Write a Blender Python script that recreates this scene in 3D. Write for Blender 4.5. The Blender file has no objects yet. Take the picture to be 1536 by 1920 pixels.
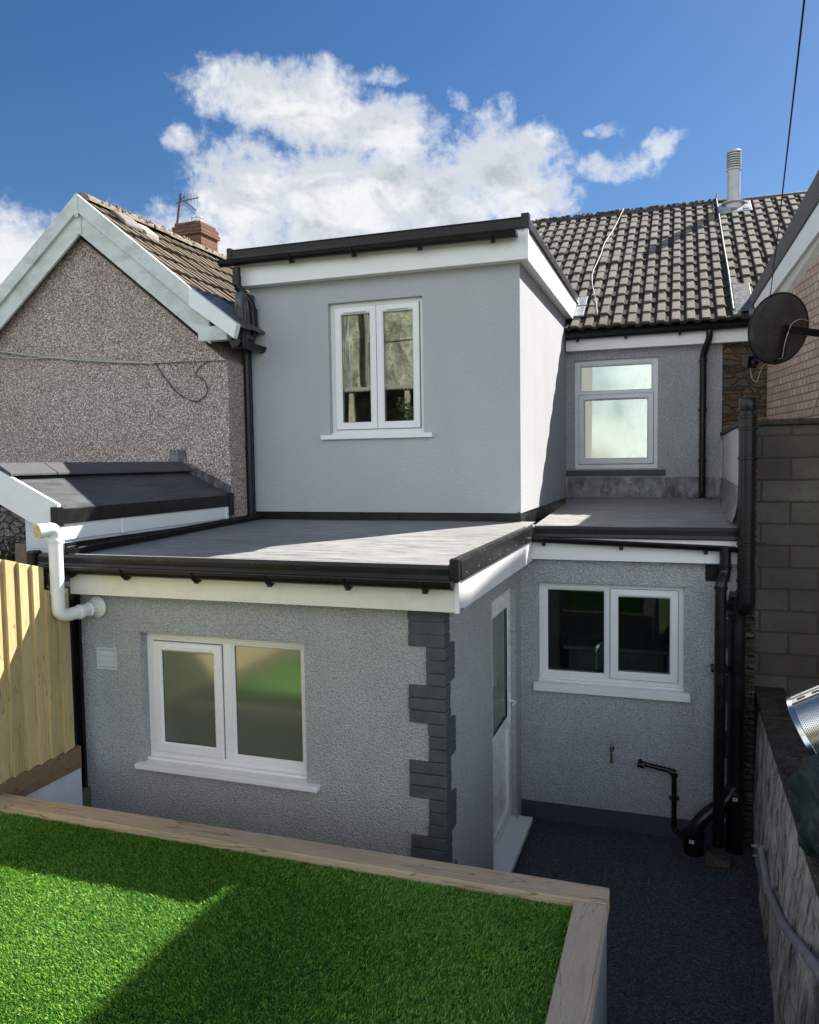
import bpy, math, random
import numpy as np
from mathutils import Vector, Matrix
random.seed(7); rng = np.random.default_rng(7)
S = bpy.context.scene
R = math.radians
# ------------------------------------------------------------ camera (camera height is z = 0, patio is z = -3.25)
yaw, pitch, roll = 0.32953455, 0.06321243, -0.01464427
cyw, syw = math.cos(yaw), math.sin(yaw)
fw = Vector((-syw, cyw, 0)); rt = Vector((cyw, syw, 0)); up = Vector((0, 0, 1))
f2 = fw*math.cos(pitch) - up*math.sin(pitch); u2 = up*math.cos(pitch) + fw*math.sin(pitch)
r2 = rt*math.cos(roll) + u2*math.sin(roll); u3 = u2*math.cos(roll) - rt*math.sin(roll)
cd = bpy.data.cameras.new('camera'); cam = bpy.data.objects.new('camera', cd); S.collection.objects.link(cam)
cam.matrix_world = Matrix(((r2.x, u3.x, -f2.x, 0), (r2.y, u3.y, -f2.y, 0), (r2.z, u3.z, -f2.z, 0), (0, 0, 0, 1)))
cd.sensor_fit = 'VERTICAL'; cd.sensor_height = 24; cd.lens = 24*1477.8/1920; cd.clip_start = 0.05; cd.clip_end = 3000
S.camera = cam
# ------------------------------------------------------------ sun, sky, exposure
LD = Vector((-.655, -.90, -1.0)).normalized()                # the way the sunlight travels
sd = bpy.data.lights.new('sun', 'SUN'); so = bpy.data.objects.new('sun', sd); S.collection.objects.link(so)
sd.energy = 5.0; sd.angle = R(.55); sd.color = (1, .95, .87)
so.rotation_euler = LD.to_track_quat('-Z', 'Y').to_euler()
S.view_settings.view_transform = 'Standard'; S.view_settings.look = 'None'
S.view_settings.exposure = 1.30; S.view_settings.gamma = 1
W = bpy.data.worlds.new('World'); S.world = W; W.use_nodes = True

class N:
    """tiny node-building helper"""
    def __init__(s, nt): s.nt = nt; nt.nodes.clear()
    def n(s, t, ins=None, **kw):
        x = s.nt.nodes.new(t)
        for k, v in kw.items(): setattr(x, k, v)
        for k, v in (ins or {}).items(): s.set(x.inputs[k], v)
        return x
    def set(s, inp, v):
        if isinstance(v, bpy.types.NodeSocket): s.nt.links.new(v, inp)
        elif isinstance(v, bpy.types.Node): s.nt.links.new(v.outputs[0], inp)
        else:
            if inp.type == 'RGBA' and len(v) == 3: v = (*v, 1)
            inp.default_value = v
    def m(s, op, a, b=0.0, c=0.0, clamp=False):
        x = s.n('ShaderNodeMath', {0: a, 1: b, 2: c}, operation=op); x.use_clamp = clamp; return x.outputs[0]
    def vm(s, op, a, b=(0, 0, 0)):
        return s.n('ShaderNodeVectorMath', {0: a, 1: b}, operation=op).outputs[0]
    def noise(s, vec, scale, detail=3, rough=.55, dist=0.0, out=0):
        return s.n('ShaderNodeTexNoise', {'Vector': vec, 'Scale': scale, 'Detail': detail, 'Roughness': rough, 'Distortion': dist}).outputs[out]
    def vor(s, vec, scale, out='Color', feature='F1', rnd=1.0):
        return s.n('ShaderNodeTexVoronoi', {'Vector': vec, 'Scale': scale, 'Randomness': rnd}, feature=feature).outputs[out]
    def ramp(s, fac, *st):
        x = s.n('ShaderNodeValToRGB', {0: fac}); e = x.color_ramp.elements
        while len(e) < len(st): e.new(.5)
        for q, (p, c) in zip(e, st):
            q.position = p; q.color = (c, c, c, 1) if isinstance(c, (int, float)) else (*c, 1)
        return x.outputs[0]
    def mr(s, v, a, b, c=0.0, d=1.0, smooth=False):
        x = s.n('ShaderNodeMapRange', {0: v, 1: a, 2: b, 3: c, 4: d}); x.clamp = True
        if smooth: x.interpolation_type = 'SMOOTHSTEP'
        return x.outputs[0]
    def mix(s, f, a, b, mode='MIX'):
        x = s.n('ShaderNodeMix', data_type='RGBA', blend_type=mode)
        s.set(x.inputs[0], f); s.set(x.inputs[6], a); s.set(x.inputs[7], b); return x.outputs[2]
    def sep(s, v):
        x = s.n('ShaderNodeSeparateXYZ', {0: v}); return x.outputs
    def comb(s, x, y, z=0.0): return s.n('ShaderNodeCombineXYZ', {0: x, 1: y, 2: z}).outputs[0]
    def bump(s, h, st=.5, d=.01, nrm=None):
        i = {'Height': h, 'Strength': st, 'Distance': d}
        if nrm is not None: i['Normal'] = nrm
        return s.n('ShaderNodeBump', i).outputs[0]

w = N(W.node_tree)
sky = w.n('ShaderNodeTexSky', sky_type='NISHITA', sun_disc=False, sun_elevation=math.asin(-LD.z),
          sun_rotation=math.atan2(-LD.x, -LD.y), altitude=0, air_density=1.0, dust_density=.35, ozone_density=3.0)
skyc = w.n('ShaderNodeHueSaturation', {'Color': sky.outputs[0], 'Hue': .505, 'Saturation': 1.27, 'Value': .86}).outputs[0]
dirv = w.n('ShaderNodeTexCoord').outputs['Generated']
sx, sy_, sz = w.sep(dirv)
az0 = w.m('MULTIPLY', w.m('ARCTAN2', sx, sy_), 57.2958)
el0 = w.m('MULTIPLY', w.m('ARCSINE', sz), 57.2958)
p0 = w.comb(az0, el0, 0)
wn = w.noise(p0, .16, 5, .6, out=1); wx, wy, _ = w.sep(wn)
az = w.m('ADD', az0, w.m('MULTIPLY', w.m('SUBTRACT', wx, .5), 5.0))
el = w.m('ADD', el0, w.m('MULTIPLY', w.m('SUBTRACT', wy, .5), 3.6))
# cumulus over the houses: lobes given as azimuth, elevation, half width, half height in degrees
LOBES = [(-21, 17.2, 11.8, 4.6), (-30, 18.3, 4.6, 4.0), (-29.5, 24.4, 4.2, 2.0), (-25, 23.9, 3.2, 2.5), (-21, 22.2, 4.2, 2.3),
         (-17.6, 21.8, 1.8, 1.6), (-12, 20.2, 4.4, 2.8), (-10.6, 17.6, 3.8, 2.6), (-32, 14, 8, 3.5), (-20, 13, 16, 4),
         (-34.8, 21.4, .9, .8), (-4.4, 19.6, 2.4, .75), (-1.2, 20.6, 1.2, .5), (-5.0, 21.6, 1.1, .4), (-11.2, 22.9, 1.0, 1.0), (-20.4, 25.5, 1.5, .45),
         (-15.2, 23.9, .7, .6), (-45.5, 12.6, 5.5, 3.6), (-43, 15, 1.6, 1.2)]
F = None
for a, e, rx, ry in LOBES:
    d = w.m('ADD', w.m('POWER', w.m('DIVIDE', w.m('SUBTRACT', az, a), rx), 2.0), w.m('POWER', w.m('DIVIDE', w.m('SUBTRACT', el, e), ry), 2.0))
    v = w.m('MULTIPLY', w.m('SUBTRACT', 1.0, d), .42 if rx < 2.5 else 1.0)
    F = v if F is None else w.m('SMOOTH_MAX', F, v, .25)
F = w.m('MAXIMUM', F, -1.0)
F = w.m('MINIMUM', F, 1.1)
n1 = w.noise(p0, .34, 9, .62); n2 = w.noise(p0, 1.6, 5, .65)
fld = w.m('ADD', F, w.m('ADD', w.m('MULTIPLY', w.m('SUBTRACT', n1, .5), 2.7), w.m('MULTIPLY', w.m('SUBTRACT', n2, .5), 1.1)))
msk = w.mr(fld, -.40, .95, 0, 1, True)
# unseen broken cloud behind the camera: window reflections, made extra bright to fill the shade
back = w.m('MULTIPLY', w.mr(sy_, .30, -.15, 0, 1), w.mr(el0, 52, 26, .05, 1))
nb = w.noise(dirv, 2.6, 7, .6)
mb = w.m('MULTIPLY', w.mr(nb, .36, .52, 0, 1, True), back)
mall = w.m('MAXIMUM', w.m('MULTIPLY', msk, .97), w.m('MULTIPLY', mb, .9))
sh = w.noise(w.comb(w.m('MULTIPLY', az0, .8), w.m('MULTIPLY', el0, 1.5)), .21, 6, .55, .4)
deep = w.mr(fld, .15, 1.25)
gr = w.m('MULTIPLY', w.mr(sh, .38, .56, .10, 1, True), deep)
low = w.mr(el0, 14, 24)
ccol = w.mix(gr, (8.0, 8.1, 8.2), (4.1, 4.5, 4.95))
ccol = w.mix(w.m('MULTIPLY', w.mr(w.noise(p0, .9, 6, .6), .4, .65), .28), ccol, (5.9, 6.3, 6.8))
ccol = w.mix(back, ccol, (15.5, 17.2, 18.6))       # unseen clouds brightened to light the shaded walls
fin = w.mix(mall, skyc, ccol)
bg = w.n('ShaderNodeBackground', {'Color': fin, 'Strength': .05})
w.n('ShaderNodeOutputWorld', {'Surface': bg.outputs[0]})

# ------------------------------------------------------------ materials
def mat(name):
    m = bpy.data.materials.new(name); m.use_nodes = True; q = N(m.node_tree)
    q.P = q.n('ShaderNodeBsdfPrincipled'); q.out = q.n('ShaderNodeOutputMaterial', {'Surface': q.P.outputs[0]})
    q.oc = q.n('ShaderNodeTexCoord').outputs['Object']; q.mat = m
    return q
def fin_(q, col, rough, nrm=None, spec=None, metal=None):
    q.set(q.P.inputs['Base Color'], col); q.set(q.P.inputs['Roughness'], rough)
    if nrm is not None: q.set(q.P.inputs['Normal'], nrm)
    if spec is not None: q.set(q.P.inputs['Specular IOR Level'], spec)
    if metal is not None: q.set(q.P.inputs['Metallic'], metal)
    return q.mat
def planar(q, ax):
    """(along, height) coordinates for a wall that runs along x or y"""
    x, y, z = q.sep(q.oc)
    return q.comb(x if ax == 'x' else y, z, 0)

def m_roughcast(name, base, hi, s=150, st=.9):
    q = mat(name)
    a = q.noise(q.oc, s*.8, 3, .7, .6); v = q.vor(q.oc, s*.55, 'Distance')
    h = q.m('ADD', a, q.m('MULTIPLY', q.mr(v, 0, .8, 1, 0), .7))
    big = q.noise(q.oc, 2.2, 5, .6)
    c = q.mix(q.mr(a, .40, .60), base, hi)
    c = q.mix(q.m('MULTIPLY', q.mr(v, .46, .8), .4), c, tuple(k*.6 for k in base))
    c = q.mix(q.m('MULTIPLY', q.mr(big, .45, .7), .22), c, tuple(k*.72 for k in base))
    x, y, z = q.sep(q.oc)                                      # splash dirt and faint runs
    run = q.noise(q.comb(q.m('MULTIPLY', q.m('ADD', x, y), 5.0), q.m('MULTIPLY', z, .5), 0), 1.6, 5, .6)
    c = q.mix(q.m('MULTIPLY', q.mr(run, .52, .72), .14), c, tuple(k*.6 for k in base))
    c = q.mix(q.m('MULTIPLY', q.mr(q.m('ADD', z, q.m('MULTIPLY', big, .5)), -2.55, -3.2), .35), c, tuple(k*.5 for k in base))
    return fin_(q, c, .9, q.bump(h, 1.0, .016), .25)
def m_smooth(name, base):
    q = mat(name)
    a = q.noise(q.vm('MULTIPLY', q.oc, (1, 1, .33)), 190, 3, .7)
    b = q.noise(q.vm('MULTIPLY', q.oc, (1.6, 1.6, .7)), 1.3, 6, .62)
    c = q.mix(q.mr(a, .40, .60), tuple(k*.82 for k in base), tuple(min(1, k*1.15) for k in base))
    c = q.mix(q.m('MULTIPLY', q.mr(b, .42, .66), .30), c, tuple(k*.80 for k in base))
    return fin_(q, c, .9, q.bump(a, .55, .003), .2)
def m_pebble():
    q = mat('pebbledash')
    v = q.vor(q.oc, 112, 'Color'); d = q.vor(q.oc, 112, 'Distance'); r, g, b = [q.n('ShaderNodeSeparateColor', {0: v}).outputs[i] for i in range(3)]
    c = q.ramp(r, (0, (.035, .03, .03)), (.16, (.10, .08, .075)), (.34, (.36, .275, .25)), (.56, (.52, .42, .39)), (.76, (.66, .58, .56)), (1, (.92, .88, .86)))
    big = q.noise(q.oc, 1.3, 5, .6); st2 = q.noise(q.vm('MULTIPLY', q.oc, (1, 1, .25)), 3.2, 4, .6)
    c = q.mix(q.mr(d, .34, .70), c, (.13, .11, .10))
    c = q.mix(q.m('MULTIPLY', q.mr(big, .42, .66), .32), c, q.mix(.5, c, (.18, .11, .09)))
    c = q.mix(q.m('MULTIPLY', q.mr(st2, .5, .7), .18), c, (.12, .10, .09))
    c = q.n('ShaderNodeHueSaturation', {'Color': c, 'Value': 1.62, 'Saturation': 1.25}).outputs[0]
    return fin_(q, c, .75, q.bump(q.mr(d, 0, .6, 1, 0), .9, .008), .3)
def m_paint(name, base, rough=.35, dirt=0.0, dcol=(.25, .27, .2)):
    q = mat(name)
    n = q.noise(q.vm('MULTIPLY', q.oc, (1, 1, 2.2)), 3.5, 6, .68); f = q.noise(q.oc, 60, 3, .6)
    c = q.mix(q.m('MULTIPLY', q.mr(n, .44, .75), .10 + dirt), base, dcol)
    c = q.mix(q.m('MULTIPLY', q.mr(f, .55, .75), .06 + dirt*.6), c, dcol)
    return fin_(q, c, q.mr(n, .3, .7, rough*.85, rough*1.3), None, .5)
def m_black(name, base=(.006, .006, .007), rough=.25):
    q = mat(name)
    n = q.noise(q.oc, 7, 5, .65); f = q.noise(q.oc, 90, 2, .6)
    c = q.mix(q.m('MULTIPLY', q.mr(n, .5, .8), .35), base, (.028, .027, .025))
    return fin_(q, c, q.mr(n, .3, .7, rough*.8, rough*1.7), q.bump(f, .06, .002), .35)
def m_rubber(name, base, sc=(1, 4, 1), marks=.5):
    q = mat(name)
    p = q.vm('MULTIPLY', q.oc, sc)
    a = q.noise(p, 5, 7, .75, .9); b = q.noise(q.oc, 1.0, 4, .6); c_ = q.noise(p, 22, 5, .75, .6)
    c = q.mix(q.mr(a, .40, .60), tuple(k*.62 for k in base), tuple(k*1.3 for k in base))
    c = q.mix(q.m('MULTIPLY', q.mr(c_, .5, .68), marks*.6), c, tuple(k*1.6 for k in base))
    c = q.mix(q.m('MULTIPLY', q.mr(b, .45, .62), .4), c, tuple(k*.68 for k in base))
    return fin_(q, c, q.mr(a, .3, .7, .5, .75), q.bump(q.m('ADD', a, q.m('MULTIPLY', b, 3)), .25, .01), .35)
def m_tile(name, light, dark, moss=.3):
    q = mat(name)
    t = q.n('ShaderNodeAttribute', attribute_name='tint').outputs['Fac']; rl = q.n('ShaderNodeAttribute', attribute_name='rollup').outputs['Fac']
    n = q.noise(q.oc, 9, 6, .7); f = q.noise(q.oc, 70, 4, .7)
    c = q.mix(q.mr(f, .35, .7), tuple(k*.78 for k in light), tuple(k*1.15 for k in light))
    c = q.mix(q.m('MULTIPLY', t, .55), c, tuple(k*.55 for k in light))
    c = q.mix(q.m('MULTIPLY', q.mr(n, .5, .72), moss), c, (.045, .045, .03))
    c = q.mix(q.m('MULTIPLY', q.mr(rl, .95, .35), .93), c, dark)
    return fin_(q, c, .92, q.bump(f, .5, .004), .15)
def m_brick(name, ax, c1, c2, mortar, bw=.225, rh=.075, ms=.008, st=.6, soot=0.0):
    q = mat(name); p = q.vm('ADD', planar(q, ax), q.vm('MULTIPLY', q.noise(q.oc, 18, 3, .6, out=1), (ms*2.0, ms*2.0, 0)))
    b = q.n('ShaderNodeTexBrick', {'Vector': p, 'Color1': (*c1, 1), 'Color2': (*c2, 1), 'Mortar': (*mortar, 1), 'Scale': 1.0, 'Mortar Size': ms, 'Mortar Smooth': .25, 'Bias': -.1, 'Brick Width': bw, 'Row Height': rh})
    n = q.noise(q.oc, 35, 5, .7); g = q.noise(q.oc, 1.6, 5, .65)
    c = q.mix(q.m('MULTIPLY', q.mr(n, .4, .7), .35), b.outputs[0], tuple(k*.6 for k in c1))
    c = q.mix(q.m('MULTIPLY', q.mr(g, .42, .7), .35 + soot), c, tuple(k*.5 for k in c1))
    h = q.m('ADD', q.m('MULTIPLY', q.m('SUBTRACT', 1.0, b.outputs[1]), 1.0), q.m('MULTIPLY', n, .5))
    return fin_(q, c, .9, q.bump(h, st, .008), .2)
def m_wood(name, c1, c2, axis, dark=(.10, .06, .03), rough=.75):
    q = mat(name)
    x, y, z = q.sep(q.oc)
    if axis == 'x': p = q.comb(q.m('MULTIPLY', x, .07), y, z)
    elif axis == 'y': p = q.comb(x, q.m('MULTIPLY', y, .07), z)
    else: p = q.comb(x, y, q.m('MULTIPLY', z, .07))
    pp = q.vm('ADD', p, q.vm('MULTIPLY', q.noise(q.oc, 3.0, 3, .5, out=1), (.03, .03, .03)))
    g = q.noise(pp, 55, 5, .7, 1.2); f = q.noise(pp, 210, 3, .7); l = q.noise(q.oc, 1.7, 4, .6)
    if name == 'treated_fence_board':     # every board has its own tone
        wn_ = q.n('ShaderNodeTexWhiteNoise', {'W': q.m('FLOOR', q.m('DIVIDE', q.m('SUBTRACT', 4.3, y), .108))}, noise_dimensions='1D').outputs[0]
        c1 = q.mix(wn_, (.40, .30, .14), (.56, .41, .20)); c2 = q.mix(wn_, (.56, .44, .22), (.72, .55, .29)); cd_ = (.40, .30, .14)
    else: cd_ = c1
    kn = q.vor(q.vm('MULTIPLY', q.oc, (1, 1, 1)), 4.3, 'Distance')
    c = q.mix(q.mr(g, .34, .68), c1, c2)
    c = q.mix(q.m('MULTIPLY', q.mr(f, .55, .72), .4), c, tuple(k*.6 for k in cd_))
    c = q.mix(q.m('MULTIPLY', q.mr(l, .45, .7), .35), c, tuple(k*.75 for k in cd_))
    c = q.mix(q.m('MULTIPLY', q.mr(kn, .085, .03), .75), c, dark)
    ck = q.noise(pp, 14, 2, .5, .4)
    c = q.mix(q.m('MULTIPLY', q.mr(q.m('ABSOLUTE', q.m('SUBTRACT', ck, .5)), .012, .003), .6), c, dark)
    return fin_(q, c, rough, q.bump(g, .35, .003), .3)
def m_stone(name, cols, s=5.5):
    q = mat(name)
    wv = q.vm('ADD', q.vm('MULTIPLY', q.oc, (1, 1, 2.3)), q.vm('MULTIPLY', q.noise(q.oc, 5, 3, .6, out=1), (.22, .22, .22)))
    v = q.vor(wv, s, 'Color'); e = q.vor(wv, s, 'Distance', 'DISTANCE_TO_EDGE'); n = q.noise(q.oc, 26, 6, .7)
    r = q.n('ShaderNodeSeparateColor', {0: v}).outputs[0]
    c = q.ramp(r, *[(i/(len(cols) - 1), k) for i, k in enumerate(cols)])
    c = q.mix(q.mr(n, .35, .7), q.mix(.55, c, (.02, .018, .015)), c)
    c = q.mix(q.mr(e, .05, .015), c, (.09, .08, .065))
    h = q.m('ADD', q.mr(e, 0, .09), q.m('MULTIPLY', n, .6))
    return fin_(q, c, .92, q.bump(h, .9, .025), .15)
def m_lead(name, base):
    q = mat(name); a = q.noise(q.oc, 5, 6, .65, .8); b = q.noise(q.vm('MULTIPLY', q.oc, (6, 6, 1.5)), 4, 4, .6)
    c = q.mix(q.mr(a, .35, .68), tuple(k*.5 for k in base), tuple(k*1.5 for k in base))
    c = q.mix(q.m('MULTIPLY', q.mr(b, .5, .65), .55), c, (.36, .31, .28))
    return fin_(q, c, .55, q.bump(a, .5, .02), .4, .25)
def m_glass(name, dark=(.012, .014, .015), ior=2.1, rough=0.0, frosted=False, tint=(.93, 1, .97, 1)):
    q = mat(name)
    fr = q.n('ShaderNodeFresnel', {'IOR': ior}).outputs[0]
    wv = q.noise(q.oc, 1.4, 2, .5)
    gl = q.n('ShaderNodeBsdfGlossy', {'Color': tint, 'Roughness': rough, 'Normal': q.bump(wv, .05, .03)})
    if frosted: back = q.n('ShaderNodeBsdfDiffuse', {'Color': (*dark, 1)})
    else: back = q.n('ShaderNodeBsdfTransparent', {'Color': (.82, .9, .87, 1)})
    mx = q.n('ShaderNodeMixShader', {0: fr, 1: back.outputs[0], 2: gl.outputs[0]})
    q.set(q.out.inputs[0], mx.outputs[0]); return q.mat
def m_plain(name, base, rough=.6, metal=0.0, var=.25, s=8, st=.1, spec=.4):
    q = mat(name); a = q.noise(q.oc, s, 5, .65); f = q.noise(q.oc, s*9, 3, .6)
    c = q.mix(q.mr(a, .35, .7), tuple(k*(1 - var) for k in base), tuple(min(1, k*(1 + var)) for k in base))
    return fin_(q, c, q.mr(a, .3, .7, rough*.85, min(1, rough*1.2)), q.bump(f, st, .003), spec, metal)

G_ROUGH = m_roughcast('grey_roughcast_paint', (.42, .44, .445), (.70, .715, .715), 150)
G_ROUGH2 = m_roughcast('grey_render_old', (.41, .43, .45), (.68, .695, .715), 120, .8)
G_SMOOTH = m_smooth('grey_silicone_render', (.438, .450, .472))
PEB = m_pebble()
UPVC = m_paint('white_plastic', (.80, .80, .80), .3, 0)
UPVC_FRAME = m_paint('white_window_plastic', (.80, .80, .80), .25, 0)
UPVC_DIRTY = m_paint('weathered_white_board', (.62, .64, .62), .45, .42, (.17, .19, .14))
UPVC_TINTED = m_paint('bounce_tinted_stained_fascia', (.74, .73, .64), .4, .16, (.33, .31, .20))  # yellow-green light on the fascia tinted into the base, plus slight stains
VENTG = m_paint('grey_vent_plastic', (.50, .52, .53), .4, .08)
FRAME_OLD = m_paint('grey_white_frame', (.74, .75, .76), .35, .05)
REBATE_SHADE = m_plain('grey_rebate_shade', (.16, .165, .17), .6)  # dark tone standing in for the shadow in the sash rebate
BLK = m_black('black_plastic')
BLK_TRIM = m_black('black_roof_trim', (.010, .010, .0095), .28)
EPDM = m_rubber('grey_rubber_roof', (.245, .243, .238), (.5, 3.2, 1), .8)
EPDM_D = m_rubber('dark_rubber_roof', (.075, .08, .085), (2.4, .5, 1), .25)
QUOIN = m_plain('dark_grey_masonry_paint', (.068, .078, .088), .7, 0, .22, 14, .6)
PLINTH = m_plain('navy_grey_plinth_paint', (.045, .058, .085), .7, 0, .2, 9, .5)
TILE = m_tile('concrete_roof_tile', (.225, .206, .178), (.034, .031, .027), .55)
TILE_BR = m_tile('brown_roof_tile', (.20, .155, .115), (.04, .032, .025), .6)
RIDGE = m_plain('mossy_ridge_tile', (.07, .065, .055), .95, 0, .6, 20, 1.0, .1)
RIDGE_BR = m_plain('brown_ridge_tile', (.24, .20, .15), .95, 0, .5, 16, 1.0, .1)
RIDGE_GR = m_plain('dark_angular_ridge_tile', (.085, .083, .088), .7, 0, .2, 30, .4, .3)
BRICK = m_brick('pale_brown_brick', 'y', (.47, .34, .27), (.60, .46, .38), (.20, .155, .13), .113, .078, .007, .8)
BRICK_RED = m_brick('red_chimney_brick', 'x', (.16, .07, .048), (.24, .11, .075), (.10, .08, .07), .225, .08, .01, .8, .2)
BLOCK = m_brick('concrete_block', 'x', (.13, .115, .092), (.20, .18, .148), (.085, .076, .062), .45, .186, .009, 1.0, .25)
SL_X = m_wood('timber_sleeper_along', (.42, .315, .205), (.56, .44, .31), 'x')
SL_Y = m_wood('timber_sleeper_across', (.42, .335, .235), (.55, .46, .34), 'y')
FENCEM = m_wood('treated_fence_board', (.50, .37, .17), (.66, .51, .26), 'z', (.20, .11, .04))
GRAVELB = m_wood('brown_gravel_board', (.17, .10, .055), (.25, .155, .085), 'y', (.05, .03, .02))
STONE = m_stone('brown_rubble_stone', [(.09, .065, .045), (.20, .13, .075), (.13, .115, .10), (.26, .17, .095), (.16, .10, .06)])
RUBBLE = m_stone('grey_rubble_stone', [(.07, .065, .05), (.16, .14, .11), (.11, .10, .085)], 9)
LEAD = m_lead('lead_flashing', (.15, .155, .17))
LEAD_D = m_lead('dark_lead', (.085, .09, .098))
GLASS = m_glass('window_glass', ior=2.3)
GLASS_M = m_glass('film_covered_glass', ior=4.2, rough=.01, tint=(.98, .97, .84, 1))
GLASS_K = m_glass('dim_glass', ior=1.48)
GLASS_F = m_glass('frosted_glass', (.12, .14, .10), 2.9, .12, True)
GALV = m_plain('galvanised_steel', (.34, .35, .37), .45, .35, .2, 12, .2)
ALU = m_plain('aluminium', (.6, .6, .62), .4, .8, .2, 12, .1)
GREYPIPE = m_plain('grey_flue_metal', (.42, .43, .44), .5, .3, .15)
YEL = m_plain('yellow_plastic', (.74, .58, .24), .5, 0, .1)
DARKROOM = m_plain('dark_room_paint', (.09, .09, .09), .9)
BLIND = m_plain('pale_room_wall', (.62, .70, .66), .9, 0, .05, 3, 0)
WIREM = m_plain('black_cable', (.015, .015, .015), .5)
WIREW = m_plain('white_cable', (.45, .45, .40), .5)
WHITEWALL = m_plain('white_painted_blockwork', (.60, .64, .70), .8, 0, .1, 5, .6)

def m_whitewash():
    q = mat('stained_whitewash')
    x, y, z = q.sep(q.oc)
    p = q.comb(x, q.m('ADD', y, q.m('MULTIPLY', z, .12)), q.m('MULTIPLY', z, .42))
    a = q.noise(p, 4.5, 8, .78, .5); b = q.noise(p, 15, 6, .78, .4); n = q.noise(q.oc, 2.2, 5, .6); f = q.noise(q.oc, 60, 4, .75)
    c = q.ramp(a, (.34, (.04, .036, .03)), (.42, (.20, .19, .165)), (.48, (.52, .52, .485)), (.62, (.74, .74, .70)))
    c = q.mix(q.m('MULTIPLY', q.mr(b, .50, .60), .75), c, (.07, .062, .05))
    c = q.mix(q.m('MULTIPLY', q.mr(n, .5, .7), .6), c, (.10, .085, .07))
    j = q.n('ShaderNodeTexBrick', {'Vector': q.comb(y, z, 0), 'Scale': 1.0, 'Brick Width': .45, 'Row Height': .215, 'Mortar Size': .006, 'Mortar Smooth': .3})
    c = q.mix(q.m('MULTIPLY', j.outputs[1], .35), c, (.06, .055, .05))
    return fin_(q, c, .9, q.bump(q.m('ADD', q.m('ADD', a, q.m('MULTIPLY', f, .8)), q.m('MULTIPLY', j.outputs[1], -.6)), 1.0, .02), .2)
WASH = m_whitewash()
def m_patio():
    q = mat('dark_resin_gravel')
    v = q.vor(q.oc, 120, 'Color'); d = q.vor(q.oc, 120, 'Distance'); r = q.n('ShaderNodeSeparateColor', {0: v}).outputs[0]
    g = q.noise(q.oc, 2.5, 4, .6)
    c = q.ramp(r, (0, (.016, .019, .025)), (.5, (.055, .063, .075)), (.85, (.11, .12, .135)), (1, (.17, .18, .20)))
    c = q.mix(q.m('MULTIPLY', q.mr(g, .4, .7), .3), c, (.03, .035, .05))
    return fin_(q, c, .6, q.bump(q.mr(d, 0, .6, 1, 0), .8, .008), .35)
PATIO = m_patio()
def m_coping():
    q = mat('dark_mossy_coping'); a = q.noise(q.oc, 14, 6, .7); b = q.noise(q.oc, 60, 4, .7); g = q.noise(q.oc, 2, 4, .6)
    c = q.mix(q.mr(a, .38, .68), (.035, .031, .027), (.10, .092, .082))
    c = q.mix(q.m('MULTIPLY', q.mr(b, .60, .72), .7), c, (.33, .32, .30))
    c = q.mix(q.m('MULTIPLY', q.mr(g, .5, .7), .4), c, (.05, .055, .03))
    return fin_(q, c, .95, q.bump(q.m('ADD', a, b), .9, .01), .15)
COPING = m_coping()

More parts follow.
